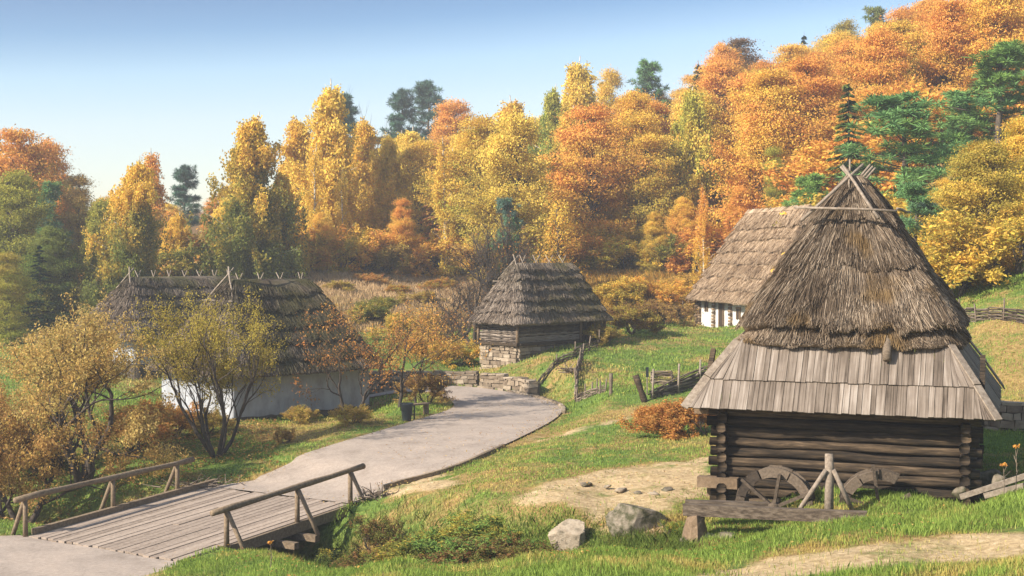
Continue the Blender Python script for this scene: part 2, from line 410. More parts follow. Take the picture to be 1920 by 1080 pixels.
M['mossy'] = mk_stone('mossy_boulder', [(0.25, (0.05, 0.038, 0.025)), (0.5, (0.13, 0.10, 0.07)), (0.8, (0.30, 0.25, 0.19))], 10, (0.04, 0.042, 0.014), 4.6, 0.45)
n = N('whitewash'); co = n.coord((1, 1, .55)); f = n.noise(co, 1.5, 6, 0.7)
M['white'] = n.finish(n.ramp(f, [(0.3, (0.40, 0.37, 0.335)), (0.45, (0.53, 0.515, 0.485)), (0.6, (0.63, 0.62, 0.60))]), 0.95, n.bump(n.noise(co, 5, 5), 0.4, 0.04))
M['wattle_grey'] = mk_wood('grey_wattle', [(0.3, (0.06, 0.045, 0.034)), (0.5, (0.19, 0.15, 0.118)), (0.75, (0.36, 0.30, 0.25))], (3, 3, 3), 4, 0.3, 0.6)
M['wattle_dark'] = mk_wood('old_wattle', [(0.3, (0.03, 0.021, 0.015)), (0.5, (0.075, 0.055, 0.04)), (0.75, (0.17, 0.13, 0.098))], (3, 3, 3), 4, 0.3, 0.6)
n = N('shaded_limewash'); co = n.coord((1, 1, .5)); f = n.noise(co, 1.7, 7, 0.72)
M['shadewash'] = n.finish(n.ramp(f, [(0.3, (0.19, 0.185, 0.185)), (0.44, (0.27, 0.28, 0.30)), (0.62, (0.35, 0.365, 0.395))]), 0.95, n.bump(n.noise(co, 5, 5), 0.4, 0.04))  # open shade on the left cottages is put into this darker, bluish whitewash
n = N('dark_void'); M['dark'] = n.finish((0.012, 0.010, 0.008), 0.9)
n = N('dark_plastic'); M['bin'] = n.finish((0.018, 0.024, 0.028), 0.5, None, 0.4)
n = N('old_window'); M['window'] = n.finish((0.05, 0.035, 0.025), 0.6)
# ground: masks R dirt, G dry grass, B leaf-strewn forest floor
n = N('ground'); co = n.coord(); msk = n.node('ShaderNodeSeparateColor', {0: n.attr('mask').outputs['Color']})
f1 = n.noise(co, 0.9, 6, 0.65); f2 = n.noise(co, 7, 5, 0.7); f3 = n.noise(co, 0.28, 4, 0.6)
green = n.ramp(f2, [(0.3, (0.05, 0.085, 0.016)), (0.55, (0.115, 0.175, 0.036)), (0.75, (0.19, 0.24, 0.06))])
dry = n.ramp(f2, [(0.3, (0.16, 0.10, 0.035)), (0.55, (0.30, 0.20, 0.075)), (0.75, (0.40, 0.29, 0.13))])
dirt = n.ramp(f2, [(0.3, (0.27, 0.185, 0.10)), (0.55, (0.48, 0.35, 0.195)), (0.75, (0.60, 0.48, 0.32))])
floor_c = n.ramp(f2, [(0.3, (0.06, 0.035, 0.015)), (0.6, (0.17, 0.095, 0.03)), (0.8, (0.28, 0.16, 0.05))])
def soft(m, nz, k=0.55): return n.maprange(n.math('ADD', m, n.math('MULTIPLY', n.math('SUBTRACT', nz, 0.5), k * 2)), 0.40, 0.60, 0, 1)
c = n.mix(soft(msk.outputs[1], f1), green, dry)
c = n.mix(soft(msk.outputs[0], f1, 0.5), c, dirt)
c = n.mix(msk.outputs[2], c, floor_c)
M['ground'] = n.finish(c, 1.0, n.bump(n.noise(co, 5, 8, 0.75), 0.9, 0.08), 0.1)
n = N('road_surface'); co = n.coord(); f = n.noise(co, 60, 4, 0.7); b = n.noise(co, 0.7, 8, 0.72)
f6 = n.noise(co, 9, 6, 0.75)
f = n.math('ADD', n.math('MULTIPLY', f, .5), n.math('MULTIPLY', f6, .5))
c = n.ramp(f, [(0.33, (0.225, 0.178, 0.145)), (0.66, (0.42, 0.345, 0.285))])
c = n.mix(0.8, c, n.ramp(b, [(0.32, (0.66, 0.64, 0.62)), (0.48, (0.95, 0.95, 0.95)), (0.54, (1.02, 1.01, 1.0)), (0.7, (1.2, 1.17, 1.14))]), 'MULTIPLY')
crk = n.node('ShaderNodeTexVoronoi', {'Vector': n.mix(0.25, co, n.node('ShaderNodeTexNoise', {'Vector': co, 'Scale': 1.5}).outputs['Color']), 'Scale': 0.33}, feature='DISTANCE_TO_EDGE').outputs['Distance']
c = n.mix(n.maprange(crk, 0.0, 0.006, 0.22, 0), c, (0.16, 0.125, 0.10))
M['road'] = n.finish(c, 0.95, n.bump(f, 0.3, 0.01), 0.2)
# ---------------------------------------------------------------- bridge frame (shared by ground, road and bridge)
B0 = at(425, 1022, 36.0); BU = np.array([0.524, 0.852, 0.053]); BL = np.array([-0.852, 0.524, 0.0])
def bp(s, w, up=0.0): return B0 + s * BU + w * BL + np.array([0, 0, up])
BW = 6.05; BS0, BS1 = -1.75, 5.45

# road outlines in world
RL = np.array([bp(BS1 - .1, BW)[:2]] + [stand(*a)[:2] for a in ((402, 43.6), (500, 45.0), (600, 47.0), (690, 49.5), (765, 52.5), (820, 55.5), (855, 58.0), (845, 60.5), (790, 62.0), (700, 62.8), (560, 63.2))])
RR = np.array([bp(BS1 - .1, -0.05)[:2]] + [stand(*a)[:2] for a in ((705, 41.2), (760, 41.9), (828, 42.7), (890, 44.5), (955, 47.2), (1015, 51), (1048, 54.5), (1058, 57.5), (1030, 60.3), (975, 62.6), (900, 64.2), (840, 64.6), (780, 64.6), (700, 64.6), (560, 64.6))])
def smooth_poly(P, n):
    P = np.asarray(P); s = np.concatenate([[0], np.cumsum(np.hypot(*np.diff(P, axis=0).T))]); t = np.linspace(0, s[-1], n)
    for _ in range(3):
        P2 = np.vstack([P[:1], np.stack([P[:-1] * .75 + P[1:] * .25, P[:-1] * .25 + P[1:] * .75], 1).reshape(-1, P.shape[1]), P[-1:]]); P = P2
    s = np.concatenate([[0], np.cumsum(np.linalg.norm(np.diff(P, axis=0), axis=1))]); t = np.linspace(0, s[-1], n)
    return np.stack([np.interp(t, s, P[:, k]) for k in range(P.shape[1])], 1)
NR = 120
rl = smooth_poly(RL, NR); rr = smooth_poly(RR, NR)
ROAD_POLY = np.vstack([rl, rr[::-1]])
_c = (rl + rr) / 2; _z = (h0(rl[:, 0], rl[:, 1]) + h0(rr[:, 0], rr[:, 1]) + h0(_c[:, 0], _c[:, 1])) / 3
for _ in range(60): _z[1:-1] = .25 * _z[:-2] + .5 * _z[1:-1] + .25 * _z[2:]
_kk = np.clip(1 - np.arange(NR) / 14.0, 0, 1) ** 1.5; _z = _z * (1 - _kk) + bp(BS1, BW / 2)[2] * _kk
ROADC = np.column_stack([_c, _z])
# concrete apron at the near end of the bridge
AP = np.array([bp(BS0, BW + .25)[:2], bp(BS0, -.15)[:2], [-8.6, 33.9], [-9.7, 32.2], [-12, 29.5], [-22, 27], [-26, 36], [-20, 39.0]])

DIRT = [poly_world(p) for p in (
    [(700,935),(760,905),(830,890),(870,905),(830,920),(760,925)],
    [(955,935),(1020,905),(1100,890),(1200,872),(1335,858),(1335,925),(1280,945),(1260,965),(1150,950),(1120,985),(1060,950),(1000,950)],
    [(1100,1000),(1180,975),(1280,985),(1290,1008),(1180,1012)],
    [(1250,1080),(1400,1050),(1560,1030),(1740,1012),(1925,996),(1960,1012),(1960,1045),(1760,1058),(1560,1072),(1450,1095)],
    [(980,818),(1100,800),(1200,772),(1205,780),(1100,812),(1000,832)],
    [(205,1085),(260,1060),(300,1068),(290,1085)])]
DRYP = [poly_world(p) for p in (
    [(690,940),(830,895),(1050,880),(1340,850),(1345,960),(1290,1010),(1000,1030),(900,930),(760,960)],
    [(870,850),(1000,800),(1150,765),(1260,750),(1260,775),(1100,805),(960,850)],
    [(1000,1085),(1250,1050),(1500,1020),(1920,985),(1990,990),(1990,1060),(1700,1068),(1300,1095)],
    [(1800,610),(1960,600),(1960,770),(1850,770)],
    [(180,1085),(280,1045),(330,1065),(420,1085)],
    [(430,800),(690,770),(760,790),(600,830),(450,830)])]
def masks(x, y):
    d = np.zeros(x.shape); g = np.zeros(x.shape)
    for i, P in enumerate(DIRT): d = np.maximum(d, sstep(-0.9, 0.5, sdf(x, y, P)) * (0.62 if i != 4 else 0.5))
    for P in DRYP: g = np.maximum(g, sstep(-1.6, 1.0, sdf(x, y, P)) * 0.62)
    g = np.maximum(g, 0.42 + 0.16 * vnoise(x * .3, y * .3, 3))
    d = np.maximum(d, 0.04)
    g = np.where(y > 78, np.maximum(g, 0.75 * sstep(78, 92, y)), g)
    rd = sdf(x, y, ROAD_POLY); g = np.maximum(g, 0.55 * sstep(-1.2, -0.1, rd))
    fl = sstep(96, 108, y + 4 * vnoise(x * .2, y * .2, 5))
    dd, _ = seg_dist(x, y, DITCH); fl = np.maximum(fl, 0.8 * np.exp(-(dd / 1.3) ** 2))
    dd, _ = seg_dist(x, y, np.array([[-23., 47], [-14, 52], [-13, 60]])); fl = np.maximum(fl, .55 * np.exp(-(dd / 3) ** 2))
    return d, g, fl

def build_ground():
    ang = np.concatenate([np.linspace(-1.25, -0.47, 40, endpoint=False), np.linspace(-0.47, 0.47, 420), np.linspace(0.47, 1.25, 41)[1:]])
    tx = np.tan(ang)
    ds = np.concatenate([np.geomspace(2.5, 18, 24, endpoint=False), np.linspace(18, 70, 330, endpoint=False), np.geomspace(70, 260, 120, endpoint=False), np.geomspace(260, 2500, 14)])
    X = tx[None] * ds[:, None]; Y = np.repeat(ds[:, None], len(tx), 1)
    Z = hgt(X, Y)
    X_, Y_ = X.ravel(), Y.ravel(); Zr = Z.ravel().copy()
    near = Y_ < 70
    rd = np.full(X_.shape, -50.0)
    rd[near] = np.maximum(sdf(X_[near], Y_[near], ROAD_POLY), sdf(X_[near], Y_[near], AP))
    Zr += np.where(Y_ < 75, 0.07 * vnoise(X_ * .8, Y_ * .8, 1) + 0.035 * vnoise(X_ * 2.3, Y_ * 2.3, 2), 0.15 * vnoise(X_ * .25, Y_ * .25, 4)) * sstep(-0.1, -1.0, rd)
    Zr -= 0.16 * sstep(-0.05, 0.25, rd)
    # below the bridge deck
    s = (X_ - B0[0]) * BU[0] + (Y_ - B0[1]) * BU[1]; w = (X_ - B0[0]) * BL[0] + (Y_ - B0[1]) * BL[1]
    sn = s / (BU[0] ** 2 + BU[1] ** 2); kk = np.clip((sn - BS1) / 4.0, 0, 1)
    Zr = np.where((rd > -.15) & (sn > BS1 - .6) & (sn < BS1 + 4), np.minimum(Zr, B0[2] + np.minimum(sn, BS1) * BU[2] - .14 + 4.0 * kk ** 3), Zr)
    s = sn
    und = (s > BS0 - .1) & (s < BS1 + .1) & (w > -0.5) & (w < BW + .5)
    deck = B0[2] + s * BU[2]
    Zr = np.where(und, np.minimum(Zr, deck - 0.42), Zr)
    d, g, fl = masks(X_, Y_)
    nr, nc = X.shape; idx = np.arange(nr * nc).reshape(nr, nc)
    F = np.stack([idx[:-1, :-1], idx[:-1, 1:], idx[1:, 1:], idx[1:, :-1]], -1).reshape(-1, 4)
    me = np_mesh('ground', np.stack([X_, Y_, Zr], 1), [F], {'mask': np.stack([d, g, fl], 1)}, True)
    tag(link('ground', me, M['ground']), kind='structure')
build_ground()

def build_road():
    K = 14; t = np.linspace(0, 1, K)
    P = rl[:, None] * (1 - t)[None, :, None] + rr[:, None] * t[None, :, None]
    Z = hroad(P[..., 0], P[..., 1]) + 0.03
    k = np.clip(1 - np.arange(NR) / 14.0, 0, 1)[:, None] ** 1.5
    e = (bp(BS1, 0)[2] * t + bp(BS1, BW)[2] * (1 - t)) + 0.0
    Z = Z * (1 - k) + e[None] * k
    V = np.concatenate([P, Z[..., None]], -1).reshape(-1, 3); idx = np.arange(NR * K).reshape(NR, K)
    F = np.stack([idx[:-1, :-1], idx[:-1, 1:], idx[1:, 1:], idx[1:, :-1]], -1).reshape(-1, 4)[:, ::-1]
    tag(link('road', np_mesh('road', V, [F], None, True), M['road']), kind='structure')
    # concrete landing on the near side
    a, b = bp(BS0, BW + .25), bp(BS0, -.15); z0 = a[2] - 0.03
    mb = MB(); n = 14; rows = 14; far = np.array([[-26., 38], [-9.2, 31.0]])
    V = []
    for i in range(rows + 1):
        f = i / rows
        L_ = a * (1 - f) + np.array([-26, 36.5, z0]) * f; R_ = b * (1 - f) + np.array([-12.0, 27.5, z0]) * f
        R_[0] += 0.9 * math.sin(f * math.pi); L_[1] += 0.0
        for j in range(n + 1):
            q = L_ * (1 - j / n) + R_ * (j / n); q[2] = z0 + 0.012 * math.sin(q[0] * 2.1) - 0.02 * f
            V.append(q)
    F = [(i * (n + 1) + j, i * (n + 1) + j + 1, (i + 1) * (n + 1) + j + 1, (i + 1) * (n + 1) + j) for i in range(rows) for j in range(n)]
    mb.add(V, [f[::-1] for f in F])
    tag(mb.build('road_landing', M['road'], None, True), kind='structure')
build_road()

def build_bridge():
    rng = np.random.default_rng(5)
    root = thing('footbridge', 'timber bridge with plank deck and log handrails carrying the road over the overgrown ditch', 'bridge', tuple(bp(2, 3, -0.5)))
    off = np.array(root.location)
    mb = MB(); n = 23; w = 0.05
    for i in range(n):
        pw = (BW - 0.1) / n; c = 0.05 + (i + .5) * pw
        cuts = [BS0 + rng.uniform(-.05, .1)] + sorted(rng.uniform(BS0 + 1.5, BS1 - 1.5, rng.integers(0, 2))) + [BS1 - rng.uniform(.0, .25)]
        for s0, s1 in zip(cuts[:-1], cuts[1:]):
            zo = rng.uniform(-.012, .012)
            mb.beam(bp(s0, c, -.03 + zo), bp(s1 - .012, c, -.03 + zo + rng.uniform(-.008, .008)), pw - rng.uniform(.015, .04), .06)
    mb.build('deck', M['deck'], root, off=off)
    mb = MB()
    for c in (.15, 1.6, 3.0, 4.5, 5.9): mb.beam(bp(BS0, c, -.20), bp(BS1, c, -.20), .22, .26)
    for s in (-1.2, 0.1, 2.0, 2.9, 5.0): mb.beam(bp(s, -.75, -.42), bp(s, BW + .75, -.42), .2, .18)
    mb.build('support_beam', M['rail'], root, off=off)
    mb = MB(); mb.beam(bp(BS0 + .2, BW - .08, .075), bp(BS1 + .3, BW - .08, .075), .16, .17); mb.build('edge_beam', M['rail'], root, off=off)
    mb = MB(); mb.beam(bp(0.15, -.03, -.17), bp(BS1, -.03, -.17), .09, .30); mb.build('side_board', M['rail'], root, off=off)
    def railing(side, w, ss, r0, r1, hts):
        sg = -1 if side == 'r' else 1
        R = MB(); ts = np.linspace(r0, r1, 9)
        P = [bp(s, w, np.interp(s, [ss[0], ss[-1]], hts) + rng.uniform(-.015, .015)) for s in ts]
        R.tube(P, [.085 + .012 * math.sin(i * 1.7) for i in range(9)], 9)
        rail = R.build('railing', M['rail'], root, True, off=off)
        for s in ss:
            h = np.interp(s, [ss[0], ss[-1]], hts)
            p = MB(); p.tube([bp(s, w, -.1), bp(s, w, h * .5), bp(s, w, h - .03)], [.078, .072, .068], 8); p.build('post', M['rail'], rail, True, off=off)
            p = MB(); p.tube([bp(s, w + sg * .05, h - .08), bp(s + .05, w + sg * .74, -.34)], [.06, .068], 8); p.build('brace', M['rail'], rail, True, off=off)
    railing('r', 0.0, (0.0, 2.9, 5.35), -0.55, 6.0, (0.98, 1.02))
    railing('l', BW, (-1.75, 1.45, 4.1), -2.1, 4.8, (1.08, 0.98))
build_bridge()

# low timber kerb where the road edge stands above the worn bank
mb = MB(); rk = np.random.default_rng(4)
for i in range(58, 92):
    a, b = rr[i], rr[i + 1]; za, zb = hroad(a[:1], a[1:])[0], hroad(b[:1], b[1:])[0]
    if rk.random() < .12: continue
    mb.beam((a[0] + .07, a[1], za + .02 + rk.uniform(-.03, .02)), (b[0] + .05, b[1], zb + .02 + rk.uniform(-.03, .02)), .14, .2)
tag(mb.build('kerb', M['stone'], None), 'pale broken kerb stones round the outer curve of the road bend', 'kerb')
mb = MB()
pts = [rr[i] for i in range(4, 27, 2)]
for a, b in zip(pts[:-1], pts[1:]):
    za, zb = hroad(a[:1], a[1:])[0], hroad(b[:1], b[1:])[0]
    mb.beam((a[0] + .06, a[1] - .05, za - .06), (b[0] + .06, b[1] - .05, zb - .06), .12, .32)
tag(mb.build('kerb', M['rail'], None), 'low dark timber kerb edging the road beside the worn yellow bank past the bridge', 'kerb')

# ---------------------------------------------------------------- thatch
def rrect(rect, s, r):
    """point on a rounded rectangle, s in 0..1 round from the front-left corner along the front"""
    x0, x1, y0, y1 = rect
    r = min(r, (x1 - x0) / 2 * .98, (y1 - y0) / 2 * .98)
    s = np.asarray(s) % 1.0
    # fixed shares: each side .19, each corner .06
    segs = []
    P = np.zeros(s.shape + (2,)); Nn = np.zeros(s.shape + (2,))
    cor = [((x1 - r, y0 + r), -90), ((x1 - r, y1 - r), 0), ((x0 + r, y1 - r), 90), ((x0 + r, y0 + r), 180)]
    sides = [((x0 + r, y0), (x1 - r, y0), (0, -1)), ((x1, y0 + r), (x1, y1 - r), (1, 0)), ((x1 - r, y1), (x0 + r, y1), (0, 1)), ((x0, y1 - r), (x0, y0 + r), (-1, 0))]
    q = s * 4; k = np.minimum(q.astype(int), 3); f = q - k; cs = 0.2
    for i in range(4):
        m = k == i
        a, b, nn = sides[i]; (c, a0) = cor[i]
        fs = f[m] / (1 - cs); side = fs <= 1
        t = np.clip(fs, 0, 1)
        pt = np.array(a)[None] * (1 - t)[:, None] + np.array(b)[None] * t[:, None]; nv = np.repeat(np.array(nn, float)[None], len(t), 0)
        an = np.radians(a0 + 90 * np.clip((f[m] - (1 - cs)) / cs, 0, 1))
        pc = np.stack([c[0] + r * np.cos(an), c[1] + r * np.sin(an)], 1); nc_ = np.stack([np.cos(an), np.sin(an)], 1)
        P[m] = np.where(side[:, None], pt, pc); Nn[m] = np.where(side[:, None], nv, nc_)
    return P, Nn
def thatch(name, parent, R0, z0, R1, z1, p, courses, th, nstr, mat, seed, slen=0.5, swid=0.02, r0=0.7, r1=0.25, faces=(1, 1, .35, 1), ridge_sag=0.0, shag=1.0, lump=.03, rag=.03):
    """hipped straw roof: base shell stepped in courses plus loose straws; faces: share of straws on front,right,back,left"""
    rng = np.random.default_rng(seed)
    R0 = np.array(R0, float); R1 = np.array(R1, float)
    cb = np.array([0.0] + list(courses) + [1.0]); tk = np.full(len(cb) - 1, th) if np.isscalar(th) else np.array(th)
    def pt(s, v, off):
        s = np.asarray(s, float); v = np.asarray(v, float)
        P = np.zeros(s.shape + (3,)); lat = v ** p
        # evaluate by blending the two rings (linear in the rectangle, so corners stay shared)
        A, na = rrect(R0, s, r0); B, nb = rrect(R1, s, r1)
        xy = A * (1 - lat)[..., None] + B * lat[..., None]; nn = na * (1 - lat)[..., None] + nb * lat[..., None]
        slope = (z1 - z0) / max(np.hypot(*(np.mean(np.abs(R1 - R0).reshape(2, 2), 1))), .1)
        z = z0 + (z1 - z0) * v
        off = off + lump * (np.sin(s * 41 + v * 7 + seed) * np.sin(v * 17 + s * 13) + .7 * np.sin(s * 83 - v * 23 + seed)) * np.clip(1 - v, .2, 1)
        P[..., :2] = xy + nn * (off * .85)[..., None]; P[..., 2] = z + off * .4
        if ridge_sag:
            mid = (xy[..., 0] - (R1[0] + R1[1]) / 2) / max(R1[1] - R1[0], .1); mid2 = (xy[..., 1] - (R1[2] + R1[3]) / 2) / max(R1[3] - R1[2], .1)
            u = np.where(R1[1] - R1[0] > R1[3] - R1[2], mid, mid2)
            P[..., 2] -= ridge_sag * v * np.exp(-(u / .38) ** 2)
        return P
    def wv(s, k): return rag * (np.sin(s * 57 + k * 9 + seed) + .8 * np.sin(s * 131 + k * 23) + 1.1 * np.sin(s * 23 + k * 5 + seed) + .6 * np.sin(s * 251 + k * 3)) / (z1 - z0) * (k > 0)
    def offs(s, v):
        k = np.clip(np.searchsorted(cb, v, side='right') - 1, 0, len(cb) - 2)
        low = cb[k] + wv(s, k); k = np.where((v < low) & (k > 0), k - 1, k); up_ = cb[k + 1] + wv(s, k + 1); k = np.where((v > up_) & (k < len(cb) - 2), k + 1, k)
        lo_ = cb[k] + wv(s, k); f = np.clip((v - lo_) / (cb[k + 1] + wv(s, k + 1) * (k + 1 < len(cb) - 1) - lo_), 0, 1)
        return tk[k] * (1 - f) ** 1.0, k, f
    V = []; rows = []; n_s = 144; ss = np.arange(n_s) / n_s
    def wob(s, v): return 0.035 * np.sin(s * 57 + v * 9) + .03 * np.sin(s * 131 + v * 23) + .05 * np.sin(s * 23 + v * 5)
    for k in range(len(cb) - 1):
        for f in ((-.05, .02, .3, .6, .97) if k or True else ()):
            b0_ = cb[k] + wv(ss, k); b1_ = cb[k + 1] + wv(ss, k + 1) * (k + 1 < len(cb) - 1); vv = b0_ + f * (b1_ - b0_)
            o = tk[k] * (1 - max(f, 0)) * np.ones(n_s) * (1 if f > 0 else .25)
            vv = np.clip(vv, -.03, 1)
            rows.append(pt(ss, np.maximum(vv, 0), o) + (np.array([0, 0, 1]) * np.minimum(vv, 0)[:, None] * (z1 - z0))); 
    rows.append(pt(ss, np.full(n_s, 1.0), np.zeros(n_s)))
    V = np.concatenate(rows); nr = len(rows); idx = np.arange(nr * n_s).reshape(nr, n_s); nx = np.roll(idx, -1, 1)
    F4 = np.stack([idx[:-1], nx[:-1], nx[1:], idx[1:]], -1).reshape(-1, 4)
    cap = idx[-1][None]
    # straws
    fp = np.array(faces, float); fp /= fp.sum(); face = rng.choice(4, nstr, p=fp)
    s = (face + rng.uniform(0, 1, nstr)) / 4.0
    # keep the density even: fewer towards the ridge
    v = 1 - np.sqrt(rng.uniform(0.0, 1, nstr)) if True else 0
    v = np.where(rng.random(nstr) < .45, rng.uniform(0, 1, nstr), v)
    # extra fringe on the lower edge of each course
    fr = rng.random(nstr) < .30
    kk = rng.integers(0, len(cb) - 1, nstr); v = np.where(fr, cb[kk] + wv(s, kk) + rng.uniform(-.0, .16, nstr) * (cb[kk + 1] - cb[kk]), v)
    o, k, f = offs(s, v)
    top = pt(s, np.clip(v, 0, 1), o + .01)
    L = slen * rng.uniform(.45, 1.3, nstr) * shag; sl = math.hypot(z1 - z0, np.mean(np.abs(R1 - R0)))
    vb = v - L / sl
    s2 = s + rng.normal(0, .0035, nstr) * shag
    ob = o + tk[k] * (L / sl) / (cb[k + 1] - cb[k]) * .9
    ob = np.minimum(ob, tk[k] * 1.15) + rng.uniform(0.0, .06, nstr) * shag
    bot = pt(s2, np.clip(vb, 0, 1), ob)
    under = np.minimum(vb, 0)[:, None] * np.array([0, 0, 1.0]) * (z1 - z0) * .55
    bot += under
    # no straw hangs further than a hand below its course edge
    lim = cb[k] + wv(s, k) - .10 / sl * slen * 2 * rng.uniform(.1, 1.6, nstr) * (1 + .9 * np.sin(s * 177 + seed) * np.sin(s * 61))
    short = vb < lim
    ff = np.where(short, (v - lim) / np.maximum(v - vb, 1e-6), 1.0)
    bot = top + (bot - top) * np.clip(ff, .12, 1)[:, None]
    d = bot - top; d /= np.maximum(np.linalg.norm(d, axis=1), 1e-6)[:, None]
    rnd = rng.normal(size=(nstr, 3)); side = np.cross(d, rnd); side /= np.maximum(np.linalg.norm(side, axis=1), 1e-6)[:, None]
    hw = swid * rng.uniform(.5, 1.2, nstr)[:, None]
    SV = np.stack([top + side * hw, top - side * hw, bot - side * hw * .5, bot + side * hw * .5], 1).reshape(-1, 3)
    SF = np.arange(nstr * 4).reshape(-1, 4) + len(V)
    me = np_mesh(name, np.vstack([V, SV]), [F4, SF, cap], None, False)
    return link(name, me, mat, parent)

def pole(a, b, r, name, mat, parent, rng, n=6):
    a = np.array(a, float); b = np.array(b, float); m = MB()
    P = [a + (b - a) * t + rng.normal(0, .015, 3) * (0 < t < 1) for t in (0, .33, .66, 1)]
    m.tube(P, [r * rng.uniform(.9, 1.1), r, r * .95, r * .85], n); return m.build(name, mat, parent, True)

# ---------------------------------------------------------------- the log mill
def build_mill():
    rng = np.random.default_rng(11)
    th = rad(20.5); A = at(1290, 765, 32.49); zb = A[2] - 2.5
    root = thing('log_mill', 'dark log watermill with tall shaggy thatch over a grey plank skirt, behind broken wheels', 'mill', (A[0], A[1], zb), -th)
    L, D, E = 7.11, 8.0, 2.5
    # plank skirt
    def skirt_pt(u, v, face, off=0.0):
        ix, iy, h = 1.05, 1.2, 1.55
        x0, x1, y0, y1 = ix * v, L - ix * v, iy * v, D - iy * v
        z = E + h * v
        c = {0: ((x0, y0), (x1, y0)), 1: ((x1, y0), (x1, y1)), 2: ((x1, y1), (x0, y1)), 3: ((x0, y1), (x0, y0))}[face]
        nrm = {0: (0, -h, iy), 1: (h, 0, ix), 2: (0, h, iy), 3: (-h, 0, ix)}[face]
        nrm = np.array(nrm) / np.linalg.norm(nrm)
        p = np.array([c[0][0] * (1 - u) + c[1][0] * u, c[0][1] * (1 - u) + c[1][1] * u, z])
        return p + nrm * off
    mb = MB(); hip = MB(); GR = []
    for face, ln in ((0, L), (1, D), (2, L), (3, D)):
        for v0, v1, lift in ((0.0, .45, .0), (.42, 1.06, .045)):
            x = 0.0
            while x < ln - .05:
                w = rng.uniform(.10, .26)
                xe = min(x + w, ln)
                if ln - xe < .1: xe = ln
                # boards run straight up the slope; hips clip them
                def uv_of(xx, v):
                    ins = (1.05 if face in (0, 2) else 1.2) * v
                    return (min(max(xx, ins), ln - ins) - ins) / (ln - 2 * ins)
                g = .006
                j0, j1 = rng.uniform(-.012, .012, 2); lo = rng.uniform(-.006, .010)
                a = uv_of(x + g, v0); b = uv_of(xe - g, v0); c = uv_of(xe - g, v1); d = uv_of(x + g, v1)
                if b - a > 1e-4:
                    P = [skirt_pt(a, v0 - lo, face, lift + .0 + j0), skirt_pt(b, v0 - lo, face, lift + j1), skirt_pt(c, v1, face, lift * .2 + .0), skirt_pt(d, v1, face, lift * .2 + .0),
                         skirt_pt(a, v0 - lo, face, lift + .035 + j0), skirt_pt(b, v0 - lo, face, lift + .035 + j1), skirt_pt(c, v1, face, lift * .2 + .035), skirt_pt(d, v1, face, lift * .2 + .035)]
                    mb.hexa(P)
                    o_ = face * 31.7 + v0 * 11.3 + rng.uniform(0, 3)
                    GR += [(x + o_, rng.uniform(0, 9) * 0 + v * 2 + o_, 0) if q in (0, 3) else (xe + o_, v * 2 + o_, 0) for q, v in ((0, v0), (1, v0), (2, v1), (3, v1), (0, v0), (1, v0), (2, v1), (3, v1))]
                x = xe
    pk = mb.build('plank_skirt', M['plank'], root)
    ga = pk.data.attributes.new('grain', 'FLOAT_VECTOR', 'POINT'); ga.data.foreach_set('vector', np.array(GR, np.float32).ravel())
    for face in (0, 1, 2, 3):
        a, b, c = skirt_pt(1, -.02, face, .09), skirt_pt(1, .43, face, .11), skirt_pt(1, 1.0, face, .10)
        hb = MB(); hb.beam(a, b, .20, .04, (0.4, -.5, 1)); hb.beam(b + np.array([0, 0, .03]), c, .18, .04, (.4, -.5, 1))
        hb.build('hip_board', M['pole'], root)
    # soffit boards and wall plate
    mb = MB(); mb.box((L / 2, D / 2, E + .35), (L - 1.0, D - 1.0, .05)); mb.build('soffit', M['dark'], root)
    mb = MB()
    for i in range(9):
        x = .35 + i * (L - .7) / 8
        mb.beam((x, .1, E + .0), (x, 1.3, E + 1.35), .12, .12, (1, 0, 0))
    mb.build('rafter', M['log'], root)
    # log walls
    x0, x1, y0, y1 = .72, 6.40, .85, 7.2
    lh = .248
    fw, sw, rw = MB(), MB(), MB()
    def log(mbx, a, b, r, ax):
        n = 9; a = np.array(a, float); b = np.array(b, float)
        ts = np.linspace(0, 1, n); P = a + (b - a) * ts[:, None] + rng.normal(0, .016, (n, 3))
        V = []; k = 12
        for p in P:
            for q in range(k):
                an = 2 * math.pi * q / k; c, s_ = math.cos(an), math.sin(an)
                # hewn: squarish section
                m = (abs(c) ** 5 + abs(s_) ** 5) ** (-1 / 5)
                rr_ = r * m * (1 + rng.normal(0, .018))
                V.append(p + rng.normal(0, .004, 3) + (np.array([0, c, s_]) if ax == 0 else np.array([c, 0, s_])) * rr_)
        F = [(i * k + q, i * k + (q + 1) % k, (i + 1) * k + (q + 1) % k, (i + 1) * k + q) for i in range(n - 1) for q in range(k)]
        F += [tuple(range(k)), tuple(range((n - 1) * k, n * k))]
        mbx.add(V, F)
    for i in range(11):
        z = -.12 + i * lh
        r = lh / 2 * rng.uniform(.78, 1.0)
        log(fw, (x0 - rng.uniform(.28, .42), y0 + rng.uniform(-.02, .02), z), (x1 + rng.uniform(.28, .42), y0 + rng.uniform(-.02, .02), z + rng.uniform(-.02, .02)), r, 0)
        log(rw, (x0 - .3, y1, z), (x1 + .3, y1, z), r, 0)
        for x in (x0, x1):
            log(sw, (x, y0 - rng.uniform(.26, .44), z + lh / 2), (x + rng.uniform(-.02, .02), y1 + .3, z + lh / 2), lh / 2 * rng.uniform(.86, .98), 1)
    fw.build('front_log_wall', M['log'], root, True); sw.build('side_log_wall', M['log'], root, True); rw.build('rear_log_wall', M['log'], root, True)
    mb = MB(); mb.box((L / 2 - .05, 4.0, 1.2), (5.5, 6.2, 2.7)); mb.build('inner_lining', M['dark'], root)
